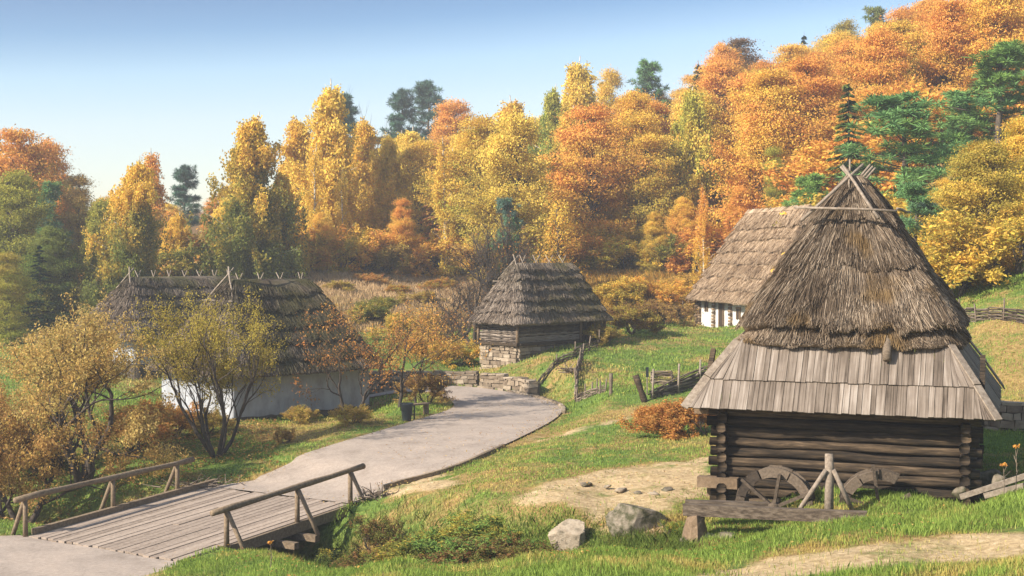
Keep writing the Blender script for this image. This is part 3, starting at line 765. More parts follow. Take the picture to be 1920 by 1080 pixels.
    # long sill timbers whose ends stick out at the left corner
    for (ya, z, xa, t) in ((.62, .62, .12, .26), (.95, .36, .30, .26), (.9, 2.38, -.02, .2)):
        m = MB(); m.beam((xa, ya, z), (xa + 1.0, ya, z), .28, t); m.build('beam_end', M['log_end'], root)
    # thatch
    thatch('thatch_roof', root, (.98, L - .98, 1.05, D - 1.05), E + 1.50, (3.38, 3.72, 3.0, 5.2), E + 5.78, 1.26, (.115, .47, .74), (.20, .27, .055, .05), 110000, M['thatch_mill'], 3, .50, .0105, .9, .17, (1, .62, .12, .22), shag=1.35, lump=.05, rag=.045)
    m = MB(); m.tube([(4.62, 1.15, E + 1.85), (4.62, .80, E + 1.42), (4.63, .70, E + 1.24)], [.10, .11, .095], 8); m.build('beam_stub', M['timber'], root, True)
    # ridge poles
    zt = E + 5.55
    for (a, b) in (((2.45, 1.80, zt - .95), (3.85, 2.75, zt + .48)), ((4.32, 1.75, zt - .92), (3.34, 2.75, zt + .46))): pole(a, b, .042, 'ridge_pole', M['pole'], root, rng)
    pole((2.25, 1.88, zt - .62), (4.75, 1.88, zt - .74), .036, 'ridge_pole', M['pole'], root, rng)
    pole((3.52, 2.72, zt - .25), (3.50, 2.9, zt + .62), .028, 'ridge_pole', M['pole'], root, rng)
    for y in (3.4, 4.1, 4.8):
        pole((2.75, y, zt - .95), (3.95, y + .1, zt + .52), .038, 'ridge_pole', M['pole'], root, rng)
        pole((4.40, y, zt - .95), (3.20, y + .1, zt + .48), .038, 'ridge_pole', M['pole'], root, rng)
    pole((4.75, 1.9, zt - .68), (4.85, 5.0, zt - .68), .036, 'ridge_pole', M['pole'], root, rng)
    return root
MILL = build_mill()
MR = Matrix.Translation(MILL.location) @ Matrix.Rotation(MILL.rotation_euler.z, 4, 'Z')
def mill_w(x, y, z=0): v = MR @ Vector((x, y, z)); return np.array(v)

# ---------------------------------------------------------------- thatched houses
def local_frame(px, d, phi):
    p = stand(px, d); return p, math.pi / 2 - phi      # rotation so that local x runs along (sin phi, cos phi)
def crossed_poles(root, xs, y, z, half, drop, rng, up=.45, r=.035):
    for x in xs:
        for sg in (1, -1):
            dx = rng.uniform(-.25, .25)
            pole((x - dx * .6, y + sg * half, z - drop), (x + dx * .25, y - sg * half * .42, z + up), r, 'ridge_pole', M['pole'], root, rng, 5)
def stones_box(mb, a, b, h, rng, sh=.2, sw=.34, out=(0, 0), depth=.3, jit=.022):
    """courses of rough stones on the vertical face from a to b (xy), rising h from z of a/b; out = outward xy"""
    a = np.array(a, float); b = np.array(b, float); L = np.linalg.norm(b[:2] - a[:2]); ux = (b - a) / L
    z = 0.0
    o = np.array([out[0], out[1], 0.0]); o /= np.linalg.norm(o)
    while z < h - .04:
        hh = min(rng.uniform(.7, 1.3) * sh, h - z); x = -rng.uniform(0, .1)
        while x < L - .05:
            w = min(rng.uniform(.5, 1.6) * sw, L - x + .03)
            c = a + ux * (x + w / 2) + np.array([0, 0, z + hh / 2]) + o * rng.uniform(-.05, .03)
            mb.box(c, (w - rng.uniform(.015, .04), depth, hh - rng.uniform(.015, .035)), np.array([[ux[0], ux[1], ux[2]], [-ux[1], ux[0], 0], [0, 0, 1]]), jit, rng)
            x += w
        z += hh
def weave(mb, a, b, h, rng, dz=.055, r=.028, amp=.035, step=.35, z0=0.0):
    """horizontal rods woven between stakes from a to b"""
    a = np.array(a, float); b = np.array(b, float); L = np.linalg.norm(b - a); u = (b - a) / L; nrm = np.array([-u[1], u[0], 0])
    z = z0; k = 0
    while z < z0 + h:
        n = max(int(L / step), 2) * 2 + 1
        ts = np.linspace(0, 1, n); ph = k % 2 * math.pi
        P = a + (b - a) * ts[:, None] + nrm * (amp * np.sin(np.linspace(0, (n - 1) / 2 * math.pi, n) + ph))[:, None] + np.array([0, 0, 1]) * (z + rng.normal(0, .012, n))[:, None]
        mb.tube(P, r * rng.uniform(.7, 1.2), 4, False); z += dz * rng.uniform(.8, 1.2); k += 1

def build_shed():
    rng = np.random.default_rng(21)
    phi = rad(46); C0 = at(970, 682, 67.0); p = np.array([C0[0], 67.0])
    zg = hz(p[0], p[1]) - .3
    root = thing('wattle_shed', 'small wattle shed with stepped thatch roof and stone base, above the road bend', 'shed', (p[0], p[1], zg), math.pi / 2 - phi)
    # local x = along the long side (away right), local y = to the left-back (gable)
    Lx, Wy = 6.7, 3.1
    ze = at(970, 604, 67)[2] - zg; zr = at(1000, 493, 69)[2] - zg; zs = at(960, 646, 67)[2] - zg
    mb = MB()
    for (a, b, o) in (((.25, .25, -.6), (.25, Wy - .2, -.6), (-1, 0)), ((.25, .25, -.6), (Lx - .2, .25, -.6), (0, -1))):
        stones_box(mb, a, b, zs + .6, rng, .2, .36, o, .3)
    base = mb.build('stone_base', M['stone'], root)
    mb = MB(); mb.box((Lx / 2, Wy / 2, (zs - .6) / 2), (Lx - .6, Wy - .6, zs + .5)); mb.build('base_core', M['mortar'], root)
    mb = MB()
    weave(mb, (.2, .2, 0), (.2, Wy - .1, 0), ze - zs + .25, rng, .075, .042, .03, .45, zs)
    weave(mb, (.2, .2, 0), (Lx - 1.9, .2, 0), ze - zs + .25, rng, .075, .042, .03, .45, zs)
    weave(mb, (Lx - .9, .2, 0), (Lx - .1, .2, 0), ze - zs + .25, rng, .075, .042, .03, .4, zs)
    mb.build('wattle_wall', M['wattle_grey'], root)
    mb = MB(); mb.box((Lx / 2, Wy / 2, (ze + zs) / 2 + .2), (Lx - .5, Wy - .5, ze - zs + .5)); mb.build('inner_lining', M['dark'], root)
    for (x, y) in ((.14, .14), (.14, Wy - .05), (Lx - 1.9, .12), (Lx - .9, .12), (Lx - .05, .1)):
        m = MB(); m.tube([(x, y, zs - .15), (x, y, ze + .1)], .085, 7); m.build('corner_post', M['log_end'], root, True)
    m = MB(); m.beam((.1, .05, zs - .03), (.1, Wy, zs - .03), .2, .14); m.beam((.2, .08, zs - .03), (Lx, .08, zs - .03), .2, .14); m.build('sill_beam', M['log'], root)
    m = MB()
    for i in range(4): m.box((Lx - 1.72 + i * .23, .22, (ze + zs) / 2 - .2), (.21, .05, ze - zs + .3))
    d = m.build('plank_door', M['log'], root)
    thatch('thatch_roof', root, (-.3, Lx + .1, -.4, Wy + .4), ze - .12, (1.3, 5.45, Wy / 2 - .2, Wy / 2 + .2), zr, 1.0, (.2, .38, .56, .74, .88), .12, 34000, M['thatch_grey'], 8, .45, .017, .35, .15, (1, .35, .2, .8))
    crossed_poles(root, (1.9, 2.9, 3.9, 4.9), Wy / 2, zr + .03, .6, .95, rng, .38, .028)
    pole((1.0, Wy / 2 + .9, zr - .85), (1.5, Wy / 2 - .1, zr + .4), .035, 'ridge_pole', M['pole'], root, rng)
    pole((1.1, Wy / 2 - .7, zr - .95), (1.3, Wy / 2 + .1, zr + .45), .035, 'ridge_pole', M['pole'], root, rng)
    pole((.95, Wy / 2 - .9, zr - .95), (.9, Wy / 2 + 1.2, zr - .95), .03, 'ridge_pole', M['pole'], root, rng)
build_shed()

def build_cottage(name, label, px, d, phi, base_py, ridge_py, Lx, Wy, ridge, seed, wall_h, roof_mat, poles, sag=.2, nstr=26000, over=.6, wall='shadewash'):
    rng = np.random.default_rng(seed)
    p = at(px, base_py, d); zg = p[2]
    root = thing(name, label, 'cottage', (p[0], p[1], zg), math.pi / 2 - phi)
    zr = at(px, ridge_py, d + 3.5)[2] - zg
    # wall as four slabs with rounded whitewashed corners
    mb = MB(); n = 30
    R, _ = rrect((0, Lx, 0, Wy), np.arange(n * 4) / (n * 4), .12)
    R2, _ = rrect((.02, Lx - .02, .02, Wy - .02), np.arange(n * 4) / (n * 4), .12)
    V = [(q[0], q[1], -2.5) for q in R] + [(q[0] + rng.normal(0, .012), q[1] + rng.normal(0, .012), wall_h * .5) for q in R] + [(q[0], q[1], wall_h + .5) for q in R2]
    k = n * 4
    mb.add(V, [(j * k + i, j * k + (i + 1) % k, (j + 1) * k + (i + 1) % k, (j + 1) * k + i) for j in range(2) for i in range(k)])
    mb.build('whitewashed_wall', M[wall], root, True)
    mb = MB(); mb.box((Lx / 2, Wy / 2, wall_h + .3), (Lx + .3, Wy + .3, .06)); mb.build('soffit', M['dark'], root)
    mb = MB(); V = []
    for zz, e in ((-2.0, .05), (.12, .05), (.16, .0)):
        for q in R: V.append((q[0] + (e if q[0] > Lx / 2 else -e), q[1] + (e if q[1] > Wy / 2 else -e), zz + (rng.normal(0, .035) if zz > 0 else 0)))
    mb.add(V, [(j * k + i, j * k + (i + 1) % k, (j + 1) * k + (i + 1) % k, (j + 1) * k + i) for j in range(2) for i in range(k)])
    mb.build('plinth', M['mortar'], root, True)
    thatch('thatch_roof', root, (-over, Lx + over, -over, Wy + over), wall_h - .1, (ridge[0], ridge[1], Wy / 2 - .25, Wy / 2 + .25), zr, 1.0, (.16, .34, .52, .70, .87), .10, nstr, roof_mat, seed + 1, .5, .02, .6, .2, (1, .4, .15, .85), sag)
    crossed_poles(root, np.linspace(ridge[0] + .45, ridge[1] - .35, poles), Wy / 2, zr - sag * .5 + .03, .6, .95, rng, .36, .028)
    pole((ridge[0] - .5, Wy / 2 + 1.0, zr - .9), (ridge[0] + .15, Wy / 2 - .1, zr + .45), .04, 'ridge_pole', M['pole'], root, rng)
    pole((ridge[0] - .45, Wy / 2 - .95, zr - 1.0), (ridge[0], Wy / 2 + .1, zr + .5), .04, 'ridge_pole', M['pole'], root, rng)
    pole((ridge[0] - .62, Wy / 2 - 1.2, zr - 1.0), (ridge[0] - .62, Wy / 2 + 1.3, zr - 1.0), .035, 'ridge_pole', M['pole'], root, rng)
    return root
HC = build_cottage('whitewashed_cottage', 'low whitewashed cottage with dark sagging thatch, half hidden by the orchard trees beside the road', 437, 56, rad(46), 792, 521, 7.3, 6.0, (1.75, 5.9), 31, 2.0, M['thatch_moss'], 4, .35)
m = MB(); m.box((5.0, -.03, .95), (.05, .02, .05))
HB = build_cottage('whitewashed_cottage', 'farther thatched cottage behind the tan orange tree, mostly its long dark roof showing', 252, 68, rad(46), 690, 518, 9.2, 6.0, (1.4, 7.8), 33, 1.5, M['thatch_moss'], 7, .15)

def build_white_house():
    rng = np.random.default_rng(41)
    E = at(1287, 558, 88); dirn = np.array([-0.19, 0.982, 0]); 
    zg = at(1312, 612, 86)[2] - .25
    # local x runs from the far-left corner towards the viewer, local y to the right-back
    ang = math.atan2(-dirn[1], -dirn[0])
    root = thing('whitewashed_cottage', 'white timber-framed cottage with a steep pale thatch roof, on the hillock behind the log mill', 'cottage', (E[0], E[1], zg), ang)
    ze = E[2] - zg; zr = at(1400, 397, 86)[2] - zg
    Lx, Wy, ov = 15.0, 6.6, .7
    x0, x1, y0, y1 = ov, Lx - ov, ov, Wy - ov
    mb = MB(); mb.box(((x0 + x1) / 2, (y0 + y1) / 2, ze / 2 + .1), (x1 - x0, y1 - y0, ze + 1.0)); mb.build('whitewashed_wall', M['white'], root)
    for x in (x0 + .1, 3.55, 6.6, 9.6):
        m = MB()
        for i in range(10):
            m.tube([(x + rng.uniform(-.22, -.14), y0 - .09, .0 + i * .2), (x + rng.uniform(.14, .22), y0 - .09, .0 + i * .2)], .095, 6)
        if x < 1:
            for i in range(10): m.tube([(x - .12, y0 - .25 - rng.uniform(0, .1), .1 + i * .2), (x - .12, y0 + .4, .1 + i * .2)], .095, 6)
        m.build('log_corner', M['log_end'], root)
    for (x, w, z, h) in ((2.1, .42, 1.55, .6), (4.9, .75, .95, 1.75), (7.9, .5, 1.3, .6)):
        m = MB(); m.box((x, y0 - .02, z), (w, .08, h)); wi = m.build('window' if h < 1 else 'door', M['window'], root)
        m = MB()
        for sx in (-1, 1): m.box((x + sx * w / 2, y0 - .05, z), (.1, .1, h + .1))
        m.box((x, y0 - .055, z + h / 2 + .05), (w + .2, .1, .1)); m.build('frame', M['log_end'], wi)
    thatch('thatch_roof', root, (0, Lx, 0, Wy), ze - .1, (2.7, Lx - 2.7, Wy / 2 - .15, Wy / 2 + .15), zr, 1.0, (.14, .28, .42, .55, .68, .81), .17, 30000, M['thatch_new'], 17, .55, .02, .3, .12, (1, .5, .15, .3), 0.05)
    m = MB(); 
    for i in range(40):
        x = 2.7 + i * (Lx - 5.4) / 39
        m.tube([(x, Wy / 2 - .25, zr - .18), (x + rng.uniform(-.1, .1), Wy / 2, zr + rng.uniform(.02, .10)), (x, Wy / 2 + .25, zr - .18)], .09, 5)
    m.build('ridge_bundle', M['thatch_new'], root)
build_white_house()
# ---------------------------------------------------------------- vegetation generators
def diamonds(P, ax, size, wid, rng, nrm=None):
    """one rhombic leaf per point: long axis ax (n,3)"""
    n = len(P); ax = ax / np.maximum(np.linalg.norm(ax, axis=1), 1e-6)[:, None]
    r = rng.normal(size=(n, 3)) if nrm is None else nrm + rng.normal(size=(n, 3)) * .42
    b = np.cross(ax, r); b /= np.maximum(np.linalg.norm(b, axis=1), 1e-6)[:, None]
    s = (size * rng.uniform(.65, 1.35, n))[:, None]
    return np.stack([P - ax * s, P + b * s * wid - ax * s * .1, P + ax * s, P - b * s * wid - ax * s * .1], 1).reshape(-1, 3)
class Crown:
    def __init__(s): s.V = []; s.t = []
    def put(s, V, tone): s.V.append(V); s.t.append(np.repeat(np.broadcast_to(tone, len(V) // 4), 4))
    def mesh(s, name):
        V = np.vstack(s.V); return np_mesh(name, V, [np.arange(len(V)).reshape(-1, 4)], {'tone': np.concatenate(s.t)})
def tubes_mesh(name, segs, n=5):
    mb = MB()
    for P, R in segs: mb.tube(P, R, n if R[0] > .035 else 4 if R[0] > .014 else 3, False)
    me = bpy.data.meshes.new(name); me.from_pydata(mb.arr().tolist(), [], mb.f); me.update()
    me.polygons.foreach_set('use_smooth', np.ones(len(me.polygons), bool)); return me
def trunk_line(rng, H, lean=.03, wig=.12):
    n = 9; t = np.linspace(0, 1, n); q = np.cumsum(rng.normal(0, wig, (n, 2)), 0) * t[:, None]
    return np.stack([q[:, 0] + rng.normal(0, lean) * H * t, q[:, 1] + rng.normal(0, lean) * H * t, t * H], 1)
def interp_line(P, t): 
    s = np.linspace(0, 1, len(P)); return np.array([np.interp(t, s, P[:, k]) for k in range(3)])

def proto_beech(seed, rx=3.4, nb=104, per=500, low=.02, leaf=.070, flat=.13):
    rng = np.random.default_rng(seed); T = trunk_line(rng, 9.2); segs = [(T, np.linspace(.20, .03, 9))]; cr = Crown()
    lob = rng.uniform(.68, 1.12, (7, 5))
    for i in range(nb):
        th = rng.uniform(0, 6.283); u = rng.uniform(low, .99)
        prof = (math.sin(math.pi * min(max((u * .93 + .05), 0), 1) ** .72)) ** .7
        R = rx * prof * lob[int(th / 6.283 * 7) % 7, min(int(u * 5), 4)] * rng.uniform(.45, 1.12) * (1.22 if rng.random() < .10 else 1)
        tip = np.array([math.cos(th) * R, math.sin(th) * R, u * 10])
        b0 = interp_line(T, np.clip((u * 10 - R * .75) / 9.2, .06, .97))
        k = 5; ts = np.linspace(0, 1, k); P = b0 + (tip - b0) * ts[:, None]; P[:, 2] += np.sin(ts * math.pi) * R * .12
        segs.append((P, np.linspace(.05, .012, k)))
        t = rng.uniform(.3, 1.08, per) ** .8; C0 = b0 + (tip - b0) * t[:, None]; C0[:, 2] += np.sin(np.clip(t, 0, 1) * math.pi) * R * .12
        out = np.array([math.cos(th), math.sin(th), 0]); lat = np.array([-math.sin(th), math.cos(th), 0])
        w = .33 + .45 * np.sin(np.clip(t, 0, 1) * 2.6)
        q = C0 + lat * (rng.normal(0, 1, per) * w)[:, None] + out * rng.normal(0, .22, per)[:, None]
        q[:, 2] += rng.normal(0, flat, per) - .10 * (np.abs((q - C0) @ lat)) 
        ax = out * .7 + rng.normal(0, .6, (per, 3)) + np.array([0, 0, -.45])
        up = np.array([0, 0, 1.0]) + out * .7
        cr.put(diamonds(q, ax, leaf, .55, rng, np.repeat(up[None], per, 0)), np.clip(.45 * rng.random() + .55 * q[:, 2] / 10 + rng.normal(0, .06, per), 0, 1))
    return tubes_mesh('beech_trunk', segs), cr.mesh('beech_crown')
def proto_birch(seed, rx=2.2, nb=62, strands=17, low=.05, leaf=.074, weep=1.0):
    rng = np.random.default_rng(seed); T = trunk_line(rng, 9.6, .015, .08); segs = [(T, np.linspace(.15, .02, 9))]; cr = Crown()
    for i in range(nb):
        u = low + (1 - low) * (i + rng.random()) / nb; th = rng.uniform(0, 6.283)
        R = rx * (min(1, .55 + 2.2 * u) * (1 - u) ** .62 + .05) * (1.25 if rng.random() < .12 else 1) * rng.uniform(.35, 1.12)
        b0 = interp_line(T, np.clip(u - .06 - R * .06, .05, .97)); tip = b0 + np.array([math.cos(th) * R, math.sin(th) * R, R * rng.uniform(.45, 1.0)])
        tip[2] = min(tip[2], 9.95)
        ts = np.linspace(0, 1, 5); P = b0 + (tip - b0) * ts[:, None]; P[:, 2] += np.sin(ts * math.pi) * R * .12
        segs.append((P, np.linspace(.035, .008, 5))); br = rng.random()
        for s in range(strands):
            a = b0 + (tip - b0) * rng.uniform(.25, 1.03) + rng.normal(0, .16, 3); ln = rng.uniform(.4, 2.3) * weep * (1.1 - .5 * u); m = int(14 + 22 * ln)
            t = np.linspace(0, 1, m); sw = rng.normal(0, .14, 2)
            q = np.stack([a[0] + sw[0] * t + rng.normal(0, .085, m), a[1] + sw[1] * t + rng.normal(0, .085, m), a[2] - ln * t + .12 + rng.normal(0, .05, m)], 1)
            ax = np.array([0, 0, -1.0]) + rng.normal(0, .45, (m, 3))
            cr.put(diamonds(q, ax, leaf, .5, rng), np.clip(.3 * br + .7 * q[:, 2] / 10 + rng.normal(0, .06, m), 0, 1))
    return tubes_mesh('birch_trunk', segs), cr.mesh('birch_crown')
def proto_pine(seed, low=.3, nb=46, rx=2.0):
    rng = np.random.default_rng(seed); T = trunk_line(rng, 9.5, .02, .09); segs = [(T, np.linspace(.17, .03, 9))]; cr = Crown()
    for i in range(nb):
        u = low + (1 - low) * (i + rng.random()) / nb; th = rng.uniform(0, 6.283)
        R = rx * (1.02 - ((u - low) / (1 - low)) ** 1.6 * .85) * rng.uniform(.45, 1.15)
        b0 = interp_line(T, min(u, .98)); tip = b0 + np.array([math.cos(th) * R, math.sin(th) * R, R * rng.uniform(.05, .55)])
        ts = np.linspace(0, 1, 4); P = b0 + (tip - b0) * ts[:, None]; segs.append((P, np.linspace(.045, .012, 4))); br = rng.random()
        for s in range(rng.integers(4, 8)):
            c = b0 + (tip - b0) * rng.uniform(.35, 1.05) + rng.normal(0, .22, 3) * np.array([1, 1, .5]); m = 60
            ax = rng.normal(0, 1, (m, 3)) + np.array([0, 0, .45]); ax /= np.linalg.norm(ax, axis=1)[:, None]
            cr.put(diamonds(c + ax * (.2 * rng.uniform(.4, 1.5, (m, 1))), ax, .15, .13, rng), np.clip(.5 * br + .5 * c[2] / 10 + rng.normal(0, .05), 0, 1))
    return tubes_mesh('pine_trunk', segs), cr.mesh('pine_crown')
def proto_spruce(seed, rx=1.75, gap=0.0):
    rng = np.random.default_rng(seed); T = trunk_line(rng, 9.9, .008, .03); segs = [(T, np.linspace(.14, .01, 9))]; cr = Crown()
    z = .9
    while z < 9.75:
        R0 = rx * (1 - z / 10) ** .85 + .12
        for k in range(7):
            if rng.random() < gap: continue
            th = rng.uniform(0, 6.283); R = R0 * rng.uniform(.7, 1.15); m = 46
            t = rng.uniform(.08, 1, m); q = np.stack([math.cos(th) * R * t, math.sin(th) * R * t, z + rng.normal(0, .05) - R * .42 * t + R * .18 * t * t], 1) + interp_line(T, z / 9.9) * np.array([1, 1, 0])
            lat = np.array([-math.sin(th), math.cos(th), 0]); q += lat * (rng.normal(0, .13, m) * (1.2 - t) * min(R, 1.4))[:, None]
            ax = np.array([math.cos(th), math.sin(th), -.55]) + lat * rng.normal(0, .7, m)[:, None]
            q[:, 2] -= rng.uniform(0, .12, m)
            cr.put(diamonds(q, ax, .15, .28, rng), np.clip(t * .5 + .3 * rng.random(), 0, 1))
        z += .30 + .12 * (1 - z / 10) * rng.random() + .1 * rng.random()
    return tubes_mesh('spruce_trunk', segs), cr.mesh('spruce_crown')
def branching(rng, H, spread, stems, depth=4, lean=.25, r0=.12, kids=3, up=.35, first=.28, curve=.16):
    """fork-and-taper skeleton; returns tube segments and the twigs (start, end)"""
    segs, twigs = [], []
    def limb(p, d, L, r, lev):
        n = 5; P = [p]; 
        for i in range(n):
            d = d + rng.normal(0, curve, 3) + np.array([0, 0, up * .12]); d /= np.linalg.norm(d); p = p + d * L / n; P.append(p)
        P = np.array(P); r1 = r * (.62 if lev < depth else .35); segs.append((P, np.linspace(r, r1, n + 1)))
        if lev >= depth: twigs.append(P); return
        k = kids + int(rng.random() < .5)
        for j in range(k):
            t = 1.0 if j == 0 else rng.uniform(.4, 1.0); q = interp_line(P, t)
            a = rng.normal(0, 1, 3); a -= d * np.dot(a, d); a /= np.linalg.norm(a); sp = rng.uniform(.35, .95) * spread if j else rng.uniform(.1, .4) * spread
            nd = d * math.cos(sp) + a * math.sin(sp); nd[2] = nd[2] * (1 - .0) + up * .25; nd /= np.linalg.norm(nd)
            limb(q, nd, L * rng.uniform(.60, .86), r1 * (.95 if j == 0 else .72), lev + 1)
    for s in range(stems):
        a = 2 * math.pi * (s + rng.uniform(-.3, .3)) / max(stems, 1); d = np.array([math.cos(a) * lean, math.sin(a) * lean, 1.0]) * (1 if stems > 1 else 1)
        if stems == 1: d = np.array([rng.normal(0, .08), rng.normal(0, .08), 1])
        limb(np.array([math.cos(a), math.sin(a), 0]) * .10 * (stems > 1), d / np.linalg.norm(d), H * first * rng.uniform(.9, 1.15), r0 * rng.uniform(.8, 1.1), 0)
    top = max(s[0][:, 2].max() for s in segs); k = H / top
    segs = [(P * k, R) for P, R in segs]; twigs = [P * k for P in twigs]
    return segs, twigs
def leaves_on(twigs, rng, per, size, droop, sig, wid=.45, keep=1.0):
    cr = Crown()
    for P in twigs:
        if rng.random() > keep: continue
        t = rng.uniform(.05, 1.1, per); q = np.stack([np.interp(t, np.linspace(0, 1, len(P)), P[:, k]) for k in range(3)], 1) + rng.normal(0, sig, (per, 3))
        ax = np.array([0, 0, -droop]) + rng.normal(0, .6, (per, 3)) + (P[-1] - P[0]) / max(np.linalg.norm(P[-1] - P[0]), 1e-6) * .5
        cr.put(diamonds(q, ax, size, wid, rng), np.clip(rng.random() * .7 + rng.normal(.15, .1, per), 0, 1))
    return cr
def proto_shrub(seed, per=44, H=10, leaf=.23, sig=.3, stems=7, depth=3):
    rng = np.random.default_rng(seed); segs, tw = branching(rng, H, 1.0, stems, depth, .75, .16, 3, .3, .34)
    return tubes_mesh('shrub_stems', segs), leaves_on(tw, rng, per, leaf, .1, sig).mesh('shrub_leaves')

PROTO = {
 'beech': [proto_beech(s) for s in (1, 2, 3, 4)] + [proto_beech(5, 2.7), proto_beech(6, 4.2, 110, 580)],
 'birch': [proto_birch(11), proto_birch(12, 1.9), proto_birch(13, 2.7, 78, 20, .03), proto_birch(14, 1.15, 40, 14)],
 'pine': [proto_pine(21), proto_pine(22, .12, 60, 2.4), proto_pine(23, .38, 36, 1.7)],
 'spruce': [proto_spruce(31), proto_spruce(32, 2.3, .25)],
 'sparse': [proto_beech(41, 2.3, 70, 50, .25, .10, .3), proto_birch(42, 1.8, 44, 5)],
 'shrub': [proto_shrub(51), proto_shrub(52, 32), proto_shrub(53, 56, 10, .22, .32, 9)],
 'tuft': [proto_shrub(54, 10, 10, .55, .5, 8, 2), proto_shrub(55, 8, 10, .6, .6, 6, 2)],
}
def proto_snag(seed):
    rng = np.random.default_rng(seed); segs, tw = branching(rng, 10, .8, 1, 4, .2, .13, 3, .6, .36, .1)
    return tubes_mesh('snag', segs), None
PROTO['bare'] = [proto_snag(61)]
for k, ps in PROTO.items():
    for tr, cr in ps:
        tr.materials.append(M['birch'] if k == 'birch' or (k == 'sparse' and tr is ps[1][0]) else M['bark_dark'] if k in ('shrub', 'tuft', 'bare') else M['bark'])
        if cr: cr.materials.append(M['needle'] if k in ('pine', 'spruce') else M['leaf'])
# leaf colours
GOLD = (.74, .49, .085); YEL = (.76, .56, .11); ORG = (.74, .37, .085); RUST = (.54, .25, .07); OLV = (.42, .33, .065); GRN = (.18, .29, .07)
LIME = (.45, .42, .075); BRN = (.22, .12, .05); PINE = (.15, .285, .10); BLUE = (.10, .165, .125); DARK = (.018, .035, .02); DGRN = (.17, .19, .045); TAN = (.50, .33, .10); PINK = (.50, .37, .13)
KINDN = {'beech': ('beech_tree', 'tree'), 'birch': ('birch_tree', 'tree'), 'pine': ('pine_tree', 'pine'), 'spruce': ('spruce_tree', 'spruce'), 'sparse': ('thin_tree', 'tree'), 'shrub': ('shrub', 'shrub'), 'tuft': ('weed_clump', 'plant'), 'bare': ('bare_tree', 'tree')}
_rt = np.random.default_rng(99)
def plant(kind, var, x, y, z, H, wscale, c1, c2, label, group=None, rz=None):
    tr, cr = PROTO[kind][var]
    nm, cat = KINDN[kind]; k = H / 10
    r = thing(nm, label, cat, (x, y, z - .1), _rt.uniform(0, 6.28) if rz is None else rz, group)
    q = _rt.uniform(.88, 1.14) if kind in ('beech', 'birch', 'pine') else 1; r.scale = (k * wscale * q, k * wscale / q, k)
    if kind in ('beech', 'birch'): r.rotation_euler.x, r.rotation_euler.y = _rt.normal(0, .035), _rt.normal(0, .035)
    t = link('trunk' if kind not in ('shrub', 'tuft') else 'stems', tr, None, r)
    if c1 == c2: c1 = (c1[0] * .86, c1[1] * 1.12, c1[2] * .9)
    if cr:
        c = link('crown' if kind not in ('shrub', 'tuft') else 'leaves', cr, None, r); c.color = (*c1, 1); c['tint'] = [float(v) for v in c2]
    return r
def tree(kind, var, px, d, top_py, wscale, c1, c2, label, group=None):
    x = (px - 960) / FPX * d; z = hz(x, d); H = at(px, top_py, d)[2] - z
    H = min(max(H, 1.0), 26)
    return plant(kind, var, x, d, z, H, wscale, c1, c2, label, group)
